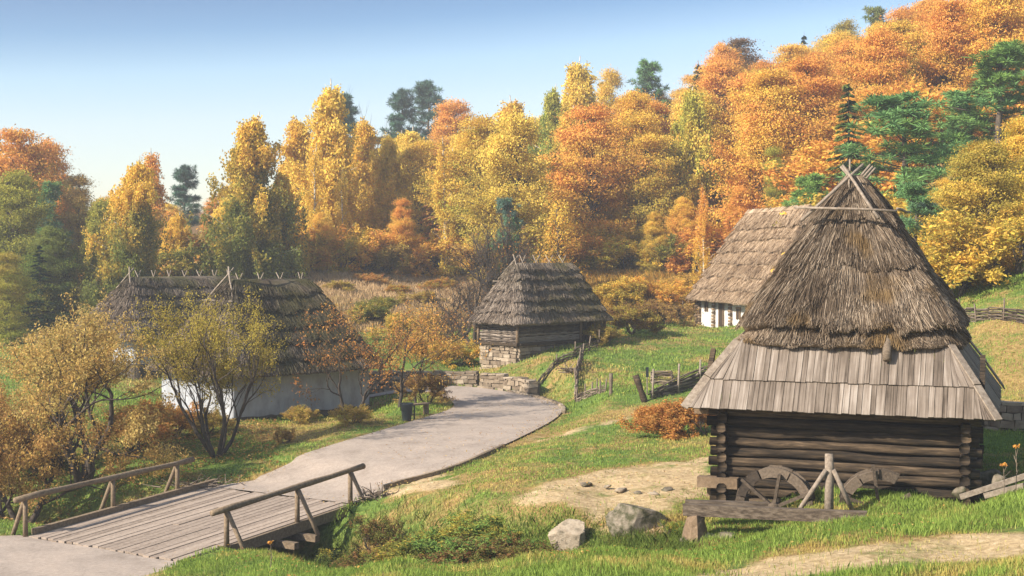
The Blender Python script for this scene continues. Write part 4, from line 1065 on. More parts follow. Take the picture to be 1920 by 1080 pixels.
# ---------------------------------------------------------------- the wood: trees one can tell apart
# colour pairs: low part, upper part of the crown
HERO = [
 ('spruce',0,-8,122,188,.7,DARK,DARK,'dark spruce top poking above the trees at the left edge of the picture'),
 ('beech',4,12,108,232,.9,OLV,ORG,'green tree with a bright orange top at the left edge of the wood'),
 ('beech',0,75,118,252,.7,OLV,ORG,'orange topped round tree on the skyline behind the far left trees'),
 ('beech',1,38,97,315,.8,DGRN,LIME,'broad green and yellow tree at the left end of the wood front'),
 ('pine',1,88,104,330,.6,BLUE,PINE,'teal pine wedged between green trees at far left'),
 ('beech',2,148,110,325,.62,OLV,TAN,'olive tan tree behind the far left green trees'),
 ('birch',2,228,92,276,.86,DGRN,GOLD,'birch with green skirts and thin golden top left of the big birch'),
 ('sparse',1,262,112,330,.9,TAN,GOLD,'thin half bare birch on the skyline between the left birches'),
 ('birch',3,292,118,265,.85,LIME,ORG,'slender candle shaped birch on the skyline left of the blue pine'),
 ('pine',0,338,140,302,.85,BLUE,BLUE,'blue grey pine standing alone on the low skyline at left'),
 ('sparse',0,322,112,390,1.2,PINK,ORG,'thin pinkish orange tree between the two green skirted birches'),
 ('beech',4,395,124,365,.75,PINK,ORG,'pale orange tree behind the big birch, on its left'),
 ('birch',2,462,97,186,.92,DGRN,GOLD,'biggest birch with orange top and dark green skirts behind the cottages'),
 ('birch',0,555,116,205,1.0,YEL,GOLD,'yellow birch with forked white trunk right of the biggest birch'),
 ('pine',2,650,150,165,.8,BLUE,BLUE,'dark pine half hidden behind the tallest yellow birch'),
 ('birch',1,622,112,133,.95,GOLD,YEL,'tallest narrow yellow birch on the left half of the skyline'),
 ('bare',0,702,178,160,.8,BRN,BRN,'leafless tree on the skyline beside the blue pines'),
 ('pine',0,743,180,158,.75,BLUE,BLUE,'blue pine on the skyline, the lower one of the neighbouring two'),
 ('pine',2,808,185,142,.85,BLUE,BLUE,'blue pine on the skyline, the taller and broader of the neighbouring two'),
 ('birch',0,668,120,205,.9,YEL,GOLD,'yellow birch with a leaning pale trunk just right of the tallest birch'),
 ('birch',2,715,116,235,.8,GOLD,YEL,'golden weeping birch in front of the blue pines'),
 ('birch',1,775,128,225,1.1,LIME,YEL,'lime yellow birch with a slanting white trunk below the blue pines'),
 ('beech',0,860,152,180,.72,ORG,ORG,'orange round tree on the skyline right of the blue pines'),
 ('beech',4,905,140,235,.8,GOLD,YEL,'yellow tree in front of the orange skyline tree, above the small shed'),
 ('spruce',1,812,114,308,.8,BRN,RUST,'brown leaved conical bush among golden birches'),
 ('shrub',2,655,110,420,.9,DGRN,OLV,'greenish round bush at the foot of the golden birches'),
 ('beech',5,605,104,395,.68,ORG,GOLD,'low orange tree with layered boughs at the edge of the dry meadow'),
 ('beech',2,755,108,370,.62,GOLD,ORG,'orange layered tree standing at the top of the dry meadow'),
 ('beech',1,520,108,350,.5,GOLD,GOLD,'gold tree close behind the right shoulder of the biggest birch'),
 ('birch',1,965,140,168,1.05,LIME,GOLD,'golden skyline tree left of the two tall yellow green birches'),
 ('birch',2,1035,134,138,.62,GRN,LIME,'yellow green birch, the lower and broader of the tall skyline pair'),
 ('birch',1,1083,142,88,.9,LIME,YEL,'yellow green birch, the highest of the tall skyline pair'),
 ('birch',2,850,116,262,.85,YEL,GOLD,'bright golden weeping birch left of the shed roof'),
 ('birch',2,960,118,255,.8,GOLD,YEL,'golden birch right above the shed ridge'),
 ('birch',0,1005,112,300,1.3,YEL,LIME,'yellow birch with hanging twigs behind the bare tree'),
 ('pine',1,955,92,362,.75,PINE,BLUE,'dark green pine behind the small shed, lowest of the pines'),
 ('beech',5,1130,122,240,.66,GOLD,YEL,'broad golden weeping tree at the heart of the hillside'),
 ('birch',2,1165,112,315,1.0,YEL,GOLD,'yellow weeping birch at the foot of the hillside above the weeds'),
 ('beech',0,1195,140,165,.78,LIME,ORG,'orange topped yellow tree below the skyline pine'),
 ('beech',1,1150,158,128,.55,LIME,GOLD,'yellow bush headed tree on the skyline left of the pine'),
 ('pine',1,1210,165,106,.72,BLUE,PINE,'green pine on the skyline above the orange topped yellow tree'),
 ('spruce',0,1250,128,175,.7,DARK,DGRN,'narrow dark spruce squeezed between yellow and orange trees'),
 ('beech',5,1345,150,78,.66,ORG,ORG,'big orange beech making the first step of the skyline up the hill'),
 ('spruce',0,1305,140,108,.9,DARK,DGRN,'small dark spruce in front of the orange skyline beech'),
 ('beech',4,1410,158,65,.85,BRN,BRN,'brown crowned tree on the skyline between orange beeches'),
 ('spruce',0,1505,160,55,.8,DARK,BLUE,'dark spruce on the skyline between orange beeches'),
 ('beech',5,1330,122,205,.72,ORG,ORG,'large orange beech in the middle of the hillside'),
 ('beech',3,1400,112,240,.72,OLV,GOLD,'olive gold beech with layered boughs, right of the large orange beech'),
 ('beech',5,1490,122,165,.70,ORG,ORG,'tall deep orange beech left of the dark spruce above the mill'),
 ('beech',0,1560,140,85,.75,ORG,ORG,'orange beech high on the hillside under the skyline spruce'),
 ('beech',2,1470,100,270,.5,DGRN,LIME,'green leaved tree among the orange beeches above the white cottage'),
 ('beech',5,1280,106,365,.6,ORG,GOLD,'dark footed orange tree above the golden weeds'),
 ('beech',3,1225,104,395,.62,OLV,GOLD,'olive gold tree with dark lower boughs at the edge of the weeds'),
 ('beech',1,1390,102,345,.62,ORG,ORG,'low orange tree just left of the white cottage ridge'),
 ('beech',3,1650,128,72,.68,OLV,OLV,'olive beech high on the right hillside'),
 ('beech',5,1720,116,110,.70,OLV,GOLD,'wide olive gold beech with shadowed layers behind the green pines'),
 ('beech',0,1785,138,5,.75,LIME,GOLD,'yellow olive beech at the top right of the hillside'),
 ('beech',2,1875,118,45,.75,ORG,ORG,'orange beech behind the tall pine at the right edge'),
 ('pine',1,1645,175,5,.7,PINE,DGRN,'green pine on the skyline at the top of the hill'),
 ('beech',1,1590,168,35,.6,DGRN,OLV,'dark green tree on the skyline near the top of the hill'),
 ('spruce',1,1592,82,150,.95,DARK,DGRN,'tall dark spruce with drooping boughs right behind the mill top'),
 ('pine',1,1520,80,315,.95,PINE,GRN,'small green pine left of the mill ridge poles'),
 ('pine',1,1695,80,160,1.45,GRN,PINE,'broad bright green pine right of the mill top'),
 ('pine',0,1868,84,62,1.4,PINE,GRN,'tallest green pine, with a bare reddish trunk, at the right edge'),
 ('pine',1,1800,88,165,1.1,GRN,PINE,'green pine between the broad pine and the tallest one'),
 ('pine',1,1722,66,330,1.1,BLUE,PINE,'bluish pine half hidden behind the mill roof on the right'),
 ('beech',5,1850,62,258,.95,GOLD,OLV,'dense golden brown tree behind the right wattle fence'),
 ('beech',3,1935,66,215,.9,GOLD,GOLD,'golden brown tree cut by the right edge above the wattle fence'),
 ('beech',3,1765,74,330,.7,OLV,GOLD,'olive tree between the mill roof and the dense golden brown tree'),
 ('sparse',0,1050,86,372,1.0,ORG,GOLD,'thin orange tree with visible branches right of the shed roof'),
 ('sparse',1,588,106,255,1.0,YEL,GOLD,'half bare birch with a bright white trunk standing at the left end of the meadow'),
 ('sparse',1,640,107,300,.9,GOLD,YEL,'half bare birch with a white trunk at the upper edge of the meadow'),
 ('sparse',1,835,109,240,.9,YEL,GOLD,'thin birch with a white trunk left of the bare trees by the shed'),
 ('sparse',1,1320,100,330,.8,GOLD,ORG,'slim pale trunked birch left of the white cottage roof'),
 ('beech',5,105,92,420,.75,DGRN,DGRN,'dark green tree in the shade behind the left orchard'),
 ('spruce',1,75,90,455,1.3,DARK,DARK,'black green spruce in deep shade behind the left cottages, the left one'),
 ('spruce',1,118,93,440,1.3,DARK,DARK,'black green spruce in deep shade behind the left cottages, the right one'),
 ('beech',2,10,86,470,.8,OLV,OLV,'low olive tree at the left edge above the orchard'),
]
for h in HERO: tree(*h[:5], h[5] * {'birch': 1.45, 'beech': 1.15, 'pine': 1.5}.get(h[0], 1.0), *h[6:])
# the rest of the wood, row behind row
rng = np.random.default_rng(77); rest = []
def skyline(px): return np.interp(px, [-150, 60, 150, 330, 420, 560, 640, 760, 850, 950, 1080, 1150, 1260, 1340, 1480, 1600, 1700, 1920, 2100], [250, 300, 345, 390, 350, 275, 250, 235, 205, 215, 175, 165, 170, 105, 85, 45, 0, -75, -140])
rows = [103, 110, 117, 125, 134, 144, 155, 168, 182, 198]
words = ['first', 'second', 'third', 'fourth', 'fifth', 'sixth', 'seventh', 'eighth', 'ninth', 'tenth']
hx = np.array([((h[2] - 960) / FPX * h[3], h[3]) for h in HERO])
for ri, d0 in enumerate(rows):
    x0, x1 = (-120 - 960) / FPX * d0, (2040 - 960) / FPX * d0
    step = 4.5 + ri * .36
    for x in np.arange(x0, x1, step):
        X = x + rng.uniform(-.32, .32) * step; Y = d0 + rng.uniform(-3, 3)
        px = X / Y * FPX + 960
        if 540 < px < 900 and Y < 108: continue
        if 1080 < px < 1330 and Y < 106: continue
        if px > 1500 and Y < 104: pass
        if np.min(np.hypot((hx[:, 0] - X), (hx[:, 1] - Y))) < 2.7: continue
        z = hz(X, Y); lim = at(px, skyline(px) + rng.uniform(-6, 45), Y)[2] - z
        H = min(rng.uniform(11, 16.5), lim)
        if H < 6.0: H = 6.0 + rng.random()
        if H > lim + 1.5: continue
        q = px / 1920 + rng.normal(0, .045)
        u = rng.random()
        if q < .16: kind, c1, c2, cn = rng.choice(['beech', 'birch']), *[(OLV, GOLD, 'olive'), (DGRN, LIME, 'green'), (LIME, GOLD, 'lime'), (TAN, ORG, 'tawny')][int(u * 4)]
        elif q < .42: kind, c1, c2, cn = rng.choice(['birch', 'beech', 'birch']), *[(YEL, GOLD, 'yellow'), (GOLD, YEL, 'golden'), (LIME, YEL, 'lime'), (OLV, GOLD, 'olive')][int(u * 4)]
        elif q < .63: kind, c1, c2, cn = rng.choice(['birch', 'beech']), *[(GOLD, YEL, 'golden'), (YEL, LIME, 'yellow'), (OLV, YEL, 'olive'), (LIME, GOLD, 'lime')][int(u * 4)]
        else: kind, c1, c2, cn = 'beech', *[(ORG, ORG, 'orange'), (ORG, GOLD, 'amber'), (OLV, GOLD, 'olive'), (DGRN, GOLD, 'green gold'), (ORG, ORG, 'orange')][int(u * 5)]
        if rng.random() < .05: kind, c1, c2, cn = 'pine', PINE, DGRN, 'green'
        rest.append((ri, px, X, Y, z, H, str(kind), c1, c2, cn))
cnt = {}
def where(px):
    for lim, w in ((170, 'far left of the wood'), (400, 'behind the left cottages'), (640, 'behind the biggest birch'), (850, 'above the dry meadow'), (1080, 'above the small shed'), (1300, 'above the golden weeds'), (1500, 'above the white cottage'), (1700, 'above the mill'), (9999, 'right of the mill roof')):
        if px < lim: return w
for ri, px, X, Y, z, H, kind, c1, c2, cn in sorted(rest, key=lambda r: (r[0], r[1])):
    nv = {'beech': 6, 'birch': 3, 'pine': 3}[kind]; key = (ri, kind, cn, where(px)); cnt[key] = cnt.get(key, 0) + 1
    o = {1: '', 2: ', second from its left', 3: ', third from its left', 4: ', fourth from its left'}.get(cnt[key], ', last of its kind')
    rn = 'front row' if ri == 0 else 'skyline row' if ri == len(rows) - 1 else words[ri] + ' row'
    plant(kind, int(rng.integers(nv)), X, Y, z, H, {'beech': rng.uniform(.75, 1.05), 'birch': rng.uniform(1.15, 1.55), 'pine': .9}[kind], c1, c2,
          f"{cn} {kind} in the {rn}, {where(px)}{o}", 'trees of the autumn wood')

# ---------------------------------------------------------------- orchard trees beside the road
def orchard(name, label, px, d, H, spread, stems, depth, lean, r0, per, size, c1, c2, seed, droop=.6, sig=.1, keep=1.0, stretch=(1, 1), kids=3, bark='bark_dark', first=.28, up=.35, zoff=-.1, wid=.42):
    rng = np.random.default_rng(seed); segs, tw = branching(rng, H, spread, stems, depth, lean, r0, kids, up, first)
    p = stand(px, d); r = thing(name, label, 'tree', (p[0], p[1], p[2] + zoff)); r.scale = (stretch[0], stretch[1], 1)
    link('trunk', tubes_mesh('trunk', segs, 7), M[bark], r)
    if per:
        c = link('crown', leaves_on(tw, rng, per, size, droop, sig, wid, keep).mesh('crown'), M['leaf'], r); c.color = (*c1, 1); c['tint'] = list(c2)
    return r
orchard('fruit_tree', 'spreading orchard tree with drooping tan leaves and forked black trunk, left of the olive tree', 152, 46.5, 6.6, 1.0, 4, 4, .55, .13, 68, .048, PINK, TAN, 3, 1.0, .10, .9, (1.2, 1.1), first=.26)
orchard('fruit_tree', 'shorter orange brown orchard tree cut by the left edge behind the handrail', 35, 44.5, 5.3, 1.0, 3, 4, .55, .11, 52, .047, TAN, (.44, .26, .09), 7, 1.0, .10, .9, (1.15, 1.0))
orchard('fruit_tree', 'low dark twiggy tree leaning between the two tan orange orchard trees', 98, 47.5, 3.6, 1.0, 3, 3, .6, .09, 40, .047, TAN, RUST, 17, .8, .10, .8)
orchard('fruit_tree', 'olive green many stemmed tree in front of the whitewashed cottage', 405, 48.6, 6.4, .8, 6, 4, .5, .085, 32, .04, OLV, (.42, .32, .06), 9, .3, .085, .95, (.95, .9), up=.55, first=.30)
orchard('fruit_tree', 'nearly bare crooked tree with few brown leaves at the right end of the cottage', 655, 53, 5.0, 1.05, 2, 5, .4, .09, 5, .055, RUST, BRN, 12, .6, .1, .5, (1.0, 1.0))
orchard('fruit_tree', 'slim sparse orange leaved tree beside the litter bin, the left one of two', 748, 57.5, 4.9, .95, 1, 5, .3, .085, 5, .05, ORG, TAN, 14, .6, .08, .8, (1.05, 1))
orchard('fruit_tree', 'slim straight sparse tree beside the litter bin, the right one of two', 780, 58, 4.9, .8, 1, 5, .2, .07, 9, .055, TAN, ORG, 19, .6, .1, .7)
orchard('bare_tree', 'bare grey twiggy tree just left of the wattle shed', 890, 76, 6.0, .95, 3, 5, .35, .15, 1, .06, BRN, BRN, 23, .5, .1, .3, (1.2, 1), up=.5)
orchard('bare_tree', 'taller bare brown tree behind the wattle shed ridge', 935, 84, 7.6, .85, 4, 5, .3, .2, 1, .07, BRN, RUST, 29, .5, .1, .4, (1.2, 1), up=.6)
orchard('bare_tree', 'bare bush spreading its grey twigs over the bank between cottage and shed', 845, 72, 3.6, 1.1, 5, 5, .8, .09, 1, .06, BRN, RUST, 27, .5, .1, .4, (1.2, 1))
# understorey along the edge of the wood
US_ = [(180,97,3.2,OLV,RUST,'rusty bush at the foot of the left birches, left of the pinkish thin tree'),(260,98,3.6,TAN,ORG,'tawny bush between the left birch and the big birch'),(345,100,3.6,DGRN,OLV,'green bush at the left foot of the biggest birch'),
 (405,103,4.0,PINK,ORG,'pale orange bush left of the biggest birch'),(520,103,3.6,OLV,GOLD,'olive gold bush at the right foot of the biggest birch'),(570,104,3.4,ORG,GOLD,'orange bush at the left end of the dry meadow'),(640,106,3.4,GOLD,OLV,'gold layered bush at the upper edge of the dry meadow'),
 (690,108,3.8,ORG,GOLD,'orange bush at the upper edge of the dry meadow, between golden birches'),(725,108,3.0,OLV,TAN,'olive bush at the upper edge of the dry meadow'),(800,110,3.6,ORG,ORG,'orange bush above the right end of the dry meadow'),(850,110,3.8,GOLD,ORG,'golden bush behind the bare grey tree'),
 (900,108,3.6,TAN,GOLD,'tawny bush behind the left end of the shed ridge'),(1000,108,3.8,GOLD,ORG,'golden bush behind the shed ridge, near the dark pine'),(1090,107,4.0,ORG,GOLD,'orange bush between the thin orange tree and the weeds'),(1140,108,3.6,OLV,GOLD,'olive bush where the weeds meet the wood'),
 (1180,106,3.2,GOLD,GOLD,'small gold bush at the top of the golden weeds'),(1250,105,3.4,DGRN,OLV,'dark green bush in the shade above the weeds'),(1310,104,3.6,RUST,ORG,'rusty bush at the wood edge left of the white cottage roof'),(1360,103,4.0,ORG,GOLD,'orange gold bush right behind the white cottage roof end'),
 (1440,98,4.2,ORG,RUST,'orange bush rising over the white cottage ridge'),(1530,92,4.6,GOLD,ORG,'gold bush between the cottage ridge and the mill poles'),(1660,78,4.4,OLV,GOLD,'olive bush behind the right slope of the mill top'),(1740,72,4.2,GOLD,OLV,'golden bush over the right shoulder of the mill roof'),
 (1790,60,3.0,GOLD,OLV,'low golden bush behind the left end of the right wattle fence'),(1905,60,3.4,OLV,GOLD,'olive gold bush behind the right wattle fence at the picture edge'),(20,92,4.2,OLV,DGRN,'olive bush at the far left below the green trees'),(1620,96,6.0,ORG,GOLD,'orange sapling above the mill ridge poles'),(1780,96,6.5,ORG,GOLD,'orange sapling between the green pines on the right slope')]
for i, (px, d, H, c1, c2, lb) in enumerate(US_):
    p = stand(px, d); plant('shrub', i % 3, p[0], p[1], p[2], H, 1.55, c1, c2, lb)
# shrubs: (proto, px, d, H, wscale, c1, c2, label)
SH = [('shrub', 2, 1258, 45.6, 1.4, 1.6, RUST, (.50, .27, .08), 'low rounded rusty bush against the left corner of the mill'),
 ('shrub', 1, 1330, 45.0, 1.25, 1.3, RUST, BRN, 'smaller rusty bush tucked behind the mill corner'),
 ('shrub', 0, 250, 50, 2.0, 1.3, TAN, RUST, 'brown bush under the orchard trees in front of the cottage gable'),
 ('shrub', 1, 320, 53, 1.6, 1.3, RUST, TAN, 'rusty bush before the white gable wall'),
 ('shrub', 0, 20, 47.5, 1.9, 1.5, BRN, RUST, 'dark brown bush at the left edge behind the handrail'),
 ('shrub', 1, 660, 52, .9, 1.4, TAN, OLV, 'low tan scrub around the foot of the nearly bare tree'),
 ('shrub', 0, 800, 58.5, 1.5, 1.2, BRN, TAN, 'dry brown weeds beside the two slim trees at the road bend'),
 ('shrub', 1, 535, 49.5, .7, .9, BRN, TAN, 'small dry weed on the grass between cottage and road'),
 ('shrub', 2, 845, 33.4, 1.45, 1.9, DGRN, GRN, 'green bramble on the far bank of the ditch, right of the bridge'),
 ('shrub', 2, 915, 32.2, 1.35, 1.9, GRN, BRN, 'green and reddish bramble in the ditch before the boulders'),
 ('shrub', 1, 978, 31.2, 1.0, 1.9, DGRN, BRN, 'brown green bramble at the foot of the nearer boulder'),
 ('shrub', 2, 785, 33.8, 1.5, 1.8, OLV, DGRN, 'dark olive bramble in the middle of the ditch'),
 ('shrub', 1, 745, 35.6, 1.0, 1.6, BRN, OLV, 'brown leafy weeds in the ditch near the bridge end'),
 ('shrub', 1, 705, 37.2, 1.2, 1.2, DGRN, BRN, 'dark weeds growing up beside the bridge side board'),
 ('shrub', 0, 665, 36.0, 1.2, 1.4, DGRN, OLV, 'low weeds in the shadow under the bridge edge'),
 ('shrub', 1, 1265, 30.6, .5, 1.1, GRN, OLV, 'small green weed by the left end of the timber beam'),
 ('shrub', 2, 885, 34.2, 1.0, 2.2, GRN, OLV, 'bright green creeping shrub at the top of the far ditch bank'),
 ('shrub', 1, 735, 33.6, 1.3, 1.8, BRN, DGRN, 'reddish brown bramble low in the ditch, nearest the bridge'),
 ('shrub', 2, 940, 33.4, .7, 1.6, OLV, GRN, 'olive green bramble right of the bright green creeping shrub'),
 ('shrub', 0, 625, 35.2, 1.2, 1.4, DARK, DGRN, 'blackish green weeds under the bridge side board'),
 ('shrub', 0, 640, 92, .9, 2.0, OLV, TAN, 'low olive bush near the left end of the dry meadow'),
 ('shrub', 1, 690, 98, 1.0, 2.2, RUST, TAN, 'low rusty bush in the middle of the dry meadow'),
 ('shrub', 2, 745, 94, .9, 2.2, OLV, RUST, 'olive and rusty bush in the dry meadow, below the layered orange tree'),
 ('shrub', 0, 790, 90, 1.1, 2.0, TAN, OLV, 'tawny green bush at the lower right of the dry meadow'),
 ('shrub', 1, 720, 88, .8, 2.2, DGRN, OLV, 'flat green bush at the lower edge of the dry meadow'),
 ('shrub', 2, 830, 98, 1.2, 2.0, RUST, OLV, 'rusty bush at the right end of the dry meadow behind the bare tree'),
 ('shrub', 0, 385, 53.5, 1.1, 1.4, OLV, TAN, 'low olive bush before the corner of the white wall, behind the many stemmed tree'),
 ('shrub', 1, 560, 56, .9, 1.5, TAN, OLV, 'tan bush along the foot of the long white wall'),
 ('shrub', 1, 1130, 71, 1.1, 1.6, OLV, TAN, 'green brown scrub along the fence behind the shed'),
 ('shrub', 2, 1185, 76, 1.9, 1.6, BRN, OLV, 'dark scrub at the top of the wattle fence behind the shed'),
 ('shrub', 0, 1240, 82, 1.7, 1.6, BRN, TAN, 'brown scrub left of the white cottage'),
 ('shrub', 2, 1160, 86, 2.3, 1.5, GOLD, OLV, 'golden bush on the slope right of the shed roof'),
 ('shrub', 0, 1215, 90, 2.2, 1.5, GOLD, ORG, 'golden orange bush on the weedy slope left of the white cottage'),
 ('shrub', 2, 1280, 94, 2.2, 1.5, TAN, GOLD, 'tawny bush at the top of the weedy slope'),
 ('shrub', 1, 850, 70, 1.5, 1.6, GOLD, OLV, 'yellow bush on the bank left of the shed'),
 ('shrub', 2, 800, 73, 1.6, 1.6, ORG, OLV, 'orange green bush above the left retaining wall'),
 ('shrub', 0, 760, 78, 1.7, 1.6, OLV, GOLD, 'olive bush on the slope behind the slim trees'),
 ('shrub', 2, 700, 82, 1.6, 1.7, DGRN, OLV, 'green bush below the dry meadow behind the cottage'),
]
for k, v, px, d, H, w, c1, c2, lb in SH:
    p = stand(px, d); plant(k, v, p[0], p[1], p[2], H, w, c1, c2, lb)
# ---------------------------------------------------------------- fences, walls, stones, timbers
def wattle_fence(name, label, pts, h, seed, stake=.6, top=.35, group=None, rods=True, mat='wattle'):
    rng = np.random.default_rng(seed); P = [stand(a, b) for a, b in pts]
    r = thing(name, label, 'fence', tuple(P[0])); off = P[0]
    mb = MB(); st = []
    for a, b in zip(P[:-1], P[1:]):
        L = np.linalg.norm((b - a)[:2]); n = max(2, int(L / 1.2)); sub = [a + (b - a) * t for t in np.linspace(0, 1, n + 1)]
        for q in sub: q[2] = hz(q[0], q[1]) - .03
        for c, e in zip(sub[:-1], sub[1:]):
            if rods: weave(mb, c, e, h * rng.uniform(.8, 1.1), rng, .07, .032, .045, .42)
        m = max(1, int(L / stake))
        for t in np.linspace(0, 1, m, endpoint=False): st.append(a + (b - a) * (t + rng.uniform(0, .3) / m))
    st.append(P[-1])
    if rods: mb.build('woven_rods', M[mat], r, off=off)
    for q in st[:95]:
        z = hz(q[0], q[1]); m = MB(); ln = rng.normal(0, .06, 2)
        m.tube([(q[0], q[1], z - .2), (q[0] + ln[0], q[1] + ln[1], z + h + top * rng.uniform(.3, 1.2))], [.045, .032], 5)
        m.build('stake', M['wattle'], r, True, off=off)
wattle_fence('wattle_fence', 'low sagging wattle fence climbing the bank from the retaining wall behind the shed', [(1003, 63), (1038, 64.2), (1076, 65.5), (1098, 67.5), (1122, 69.5), (1148, 73)], .42, 3, 1.1, .35)
wattle_fence('wattle_fence', 'dark wattle fence running up to the white cottage from the shed', [(1185, 78), (1222, 83), (1262, 88), (1292, 91)], .7, 4, 1.3, .5, mat='wattle_dark')
wattle_fence('wattle_fence', 'short piece of wattle fence with upright stakes on the grass beside the road bend', [(1082, 58.5), (1108, 58.2), (1134, 57.5)], .45, 5, .28, .3)
wattle_fence('wattle_fence', 'collapsed wattle panel beside the road bend, rising to the shed fence', [(1079, 58.6), (1082, 61.5), (1092, 64.5)], .6, 6, .9, .25)
wattle_fence('wattle_fence', 'wattle fence with thin stakes behind the mill at the right edge', [(1795, 55), (1830, 53.5), (1880, 52), (1935, 50.5)], .55, 7, 1.3, .3, mat='wattle_dark')
rng = np.random.default_rng(8)
def rod_heap():
    a, b = stand(1216, 54.5), stand(1350, 57.5); r = thing('brushwood_fence', 'leaning fence of long stacked rods rising towards the left corner of the mill skirt', 'fence', tuple(a))
    m = MB()
    for i in range(26):
        t0, t1 = sorted(rng.uniform(-.02, 1.05, 2)); 
        if t1 - t0 < .4: t0, t1 = 0.0 + rng.uniform(0, .2), 1.0
        z = (i / 26) * 1.0
        P = [a + (b - a) * t + np.array([rng.normal(0, .05), rng.normal(0, .05), z * (.3 + .7 * t) + .1 * math.sin(t * 3 + i)]) for t in np.linspace(t0, t1, 7)]
        m.tube(P, .033 * rng.uniform(.7, 1.3), 5)
    m.build('rods', M['wattle'], r, off=a)
    for t in (.05, .4, .7, .98):
        q = a + (b - a) * t; m = MB(); m.tube([(q[0], q[1] - .1, hz(q[0], q[1]) - .2), (q[0] + .05, q[1] - .1, hz(q[0], q[1]) + 1.25)], .05, 6); m.build('stake', M['pole'], r, True, off=a)
rod_heap()
def post(name, label, cat, px, d, h, r, lean=(0, 0), mat='timber'):
    p = stand(px, d); m = MB(); n = 5
    m.tube([p + np.array([lean[0] * t, lean[1] * t, -.2 + (h + .2) * t]) for t in np.linspace(0, 1, n)], [r * (1 + .12 * math.sin(i * 2.3)) for i in range(n)], 8)
    o = m.build(name, M[mat], None, True, off=p); o.location = p; tag(o, label, cat); return o
post('fence_post', 'lone upright wooden post on the grass right of the short wattle piece', 'post', 1146, 56.5, .95, .075)
post('fence_post', 'thick leaning split post at the foot of the stacked rod fence', 'post', 1212, 54.3, 1.05, .13, (-.42, .1), 'log')
def sign():
    p = stand(1214, 56); r = thing('garden_marker', 'thin metal stake with a small dark plate standing beside the leaning split post', 'marker', tuple(p))
    m = MB(); m.tube([(0, 0, -.2), (0, 0, .75)], .025, 6); m.build('stake', M['pole'], r)
    m = MB(); m.box((0, 0, .93), (.11, .05, .42)); m.build('plate', M['bin'], r)
sign()
def dirt_frame():
    a = stand(1240, 58); r = thing('wicker_bed', 'low wicker edged garden bed with bare soil behind the stacked rod fence', 'bed', tuple(a)); m = MB()
    P = [stand(1222, 58), stand(1262, 58), stand(1260, 60.5), stand(1222, 60.5)]
    for i in range(4): weave(m, P[i], P[(i + 1) % 4], .3, rng, .07, .03, .03, .35)
    m.build('woven_rods', M['wattle'], r, off=a)
dirt_frame()
def stone_wall(label, pts, h, seed, depth=.45, sh=.2, sw=.38, taper=None):
    rng = np.random.default_rng(seed); P = [np.array([*stand(a, b)[:2], z + CZ]) for a, b, z in pts]
    r = thing('stone_wall', label, 'wall', tuple(P[0])); mb = MB(); core = MB(); off = P[0]
    for i, (a, b) in enumerate(zip(P[:-1], P[1:])):
        u = (b - a)[:2] / np.linalg.norm((b - a)[:2]); out = np.array([u[1], -u[0]])
        hh = h if taper is None else taper[i]
        stones_box(mb, a, b, hh, rng, sh, sw, out, depth, .03)
        c0 = (a + b) / 2 - np.array([out[0], out[1], 0]) * .10
        core.beam(np.array([a[0] - out[0] * .12, a[1] - out[1] * .12, a[2] + hh / 2 - .06]), np.array([b[0] - out[0] * .12, b[1] - out[1] * .12, b[2] + hh / 2 - .06]), depth - .06, hh - .04)
    mb.build('stones', M['stone'], r, off=off); core.build('core', M['mortar'], r, off=off)
    # flat coping stones
    m = MB()
    for i, (a, b) in enumerate(zip(P[:-1], P[1:])):
        L = np.linalg.norm(b - a); n = max(1, int(L / .45)); hh = h if taper is None else taper[i]
        for k in range(n):
            q = a + (b - a) * ((k + .5) / n); u = (b - a) / L
            m.box(q + np.array([0, 0, hh + .03]), (L / n * .93, depth * rng.uniform(.85, 1.1), rng.uniform(.06, .14)), np.array([[u[0], u[1], u[2]], [-u[1], u[0], 0], [0, 0, 1]]), .03, rng)
    m.build('coping', M['stone'], r, off=off)
stone_wall('dry stone retaining wall along the far side of the road, left of the gap', [(690, 65.3, -6.7), (760, 65.3, -6.7), (830, 65.3, -6.7), (896, 64.9, -6.7)], .98, 2)
stone_wall('dry stone retaining wall on the road bend right under the wattle shed', [(904, 64.7, -6.7), (950, 64.0, -6.7), (985, 63.0, -6.65), (1000, 61.9, -6.6)], .92, 3, taper=[.95, .85, .72])
stone_wall('tall rough stone wall behind the right end of the mill', [(1828, 41.5, -5.75), (1885, 40.3, -5.75), (1960, 39.5, -5.7)], 1.25, 4, .5, .24, .34)
def boulder(name, label, px, d, size, seed, sink=.38, mat='boulder', rz=0, sub=5, group=None, cat='boulder'):
    rng = np.random.default_rng(seed); m = MB(); m.blob((0, 0, 0), size, rng, sub, .2); p = stand(px, d)
    o = m.build(name, M[mat], None, True); o.location = (p[0], p[1], p[2] + size[2] * (.5 - sink)); o.rotation_euler = (0, 0, rz); return tag(o, label, cat, group)
boulder('boulder', 'pale angular boulder on the worn ground left of the mossy one', 1075, 32.1, (1.05, .9, .95), 4)
boulder('boulder', 'wide mossy dark boulder between the pale boulder and the timber beam', 1202, 31.8, (1.35, 1.0, .95), 9, mat='mossy')
boulder('boulder', 'flat grey stone on the ditch side below the bridge end', 755, 34.3, (.9, .6, .4), 12)
k = 0
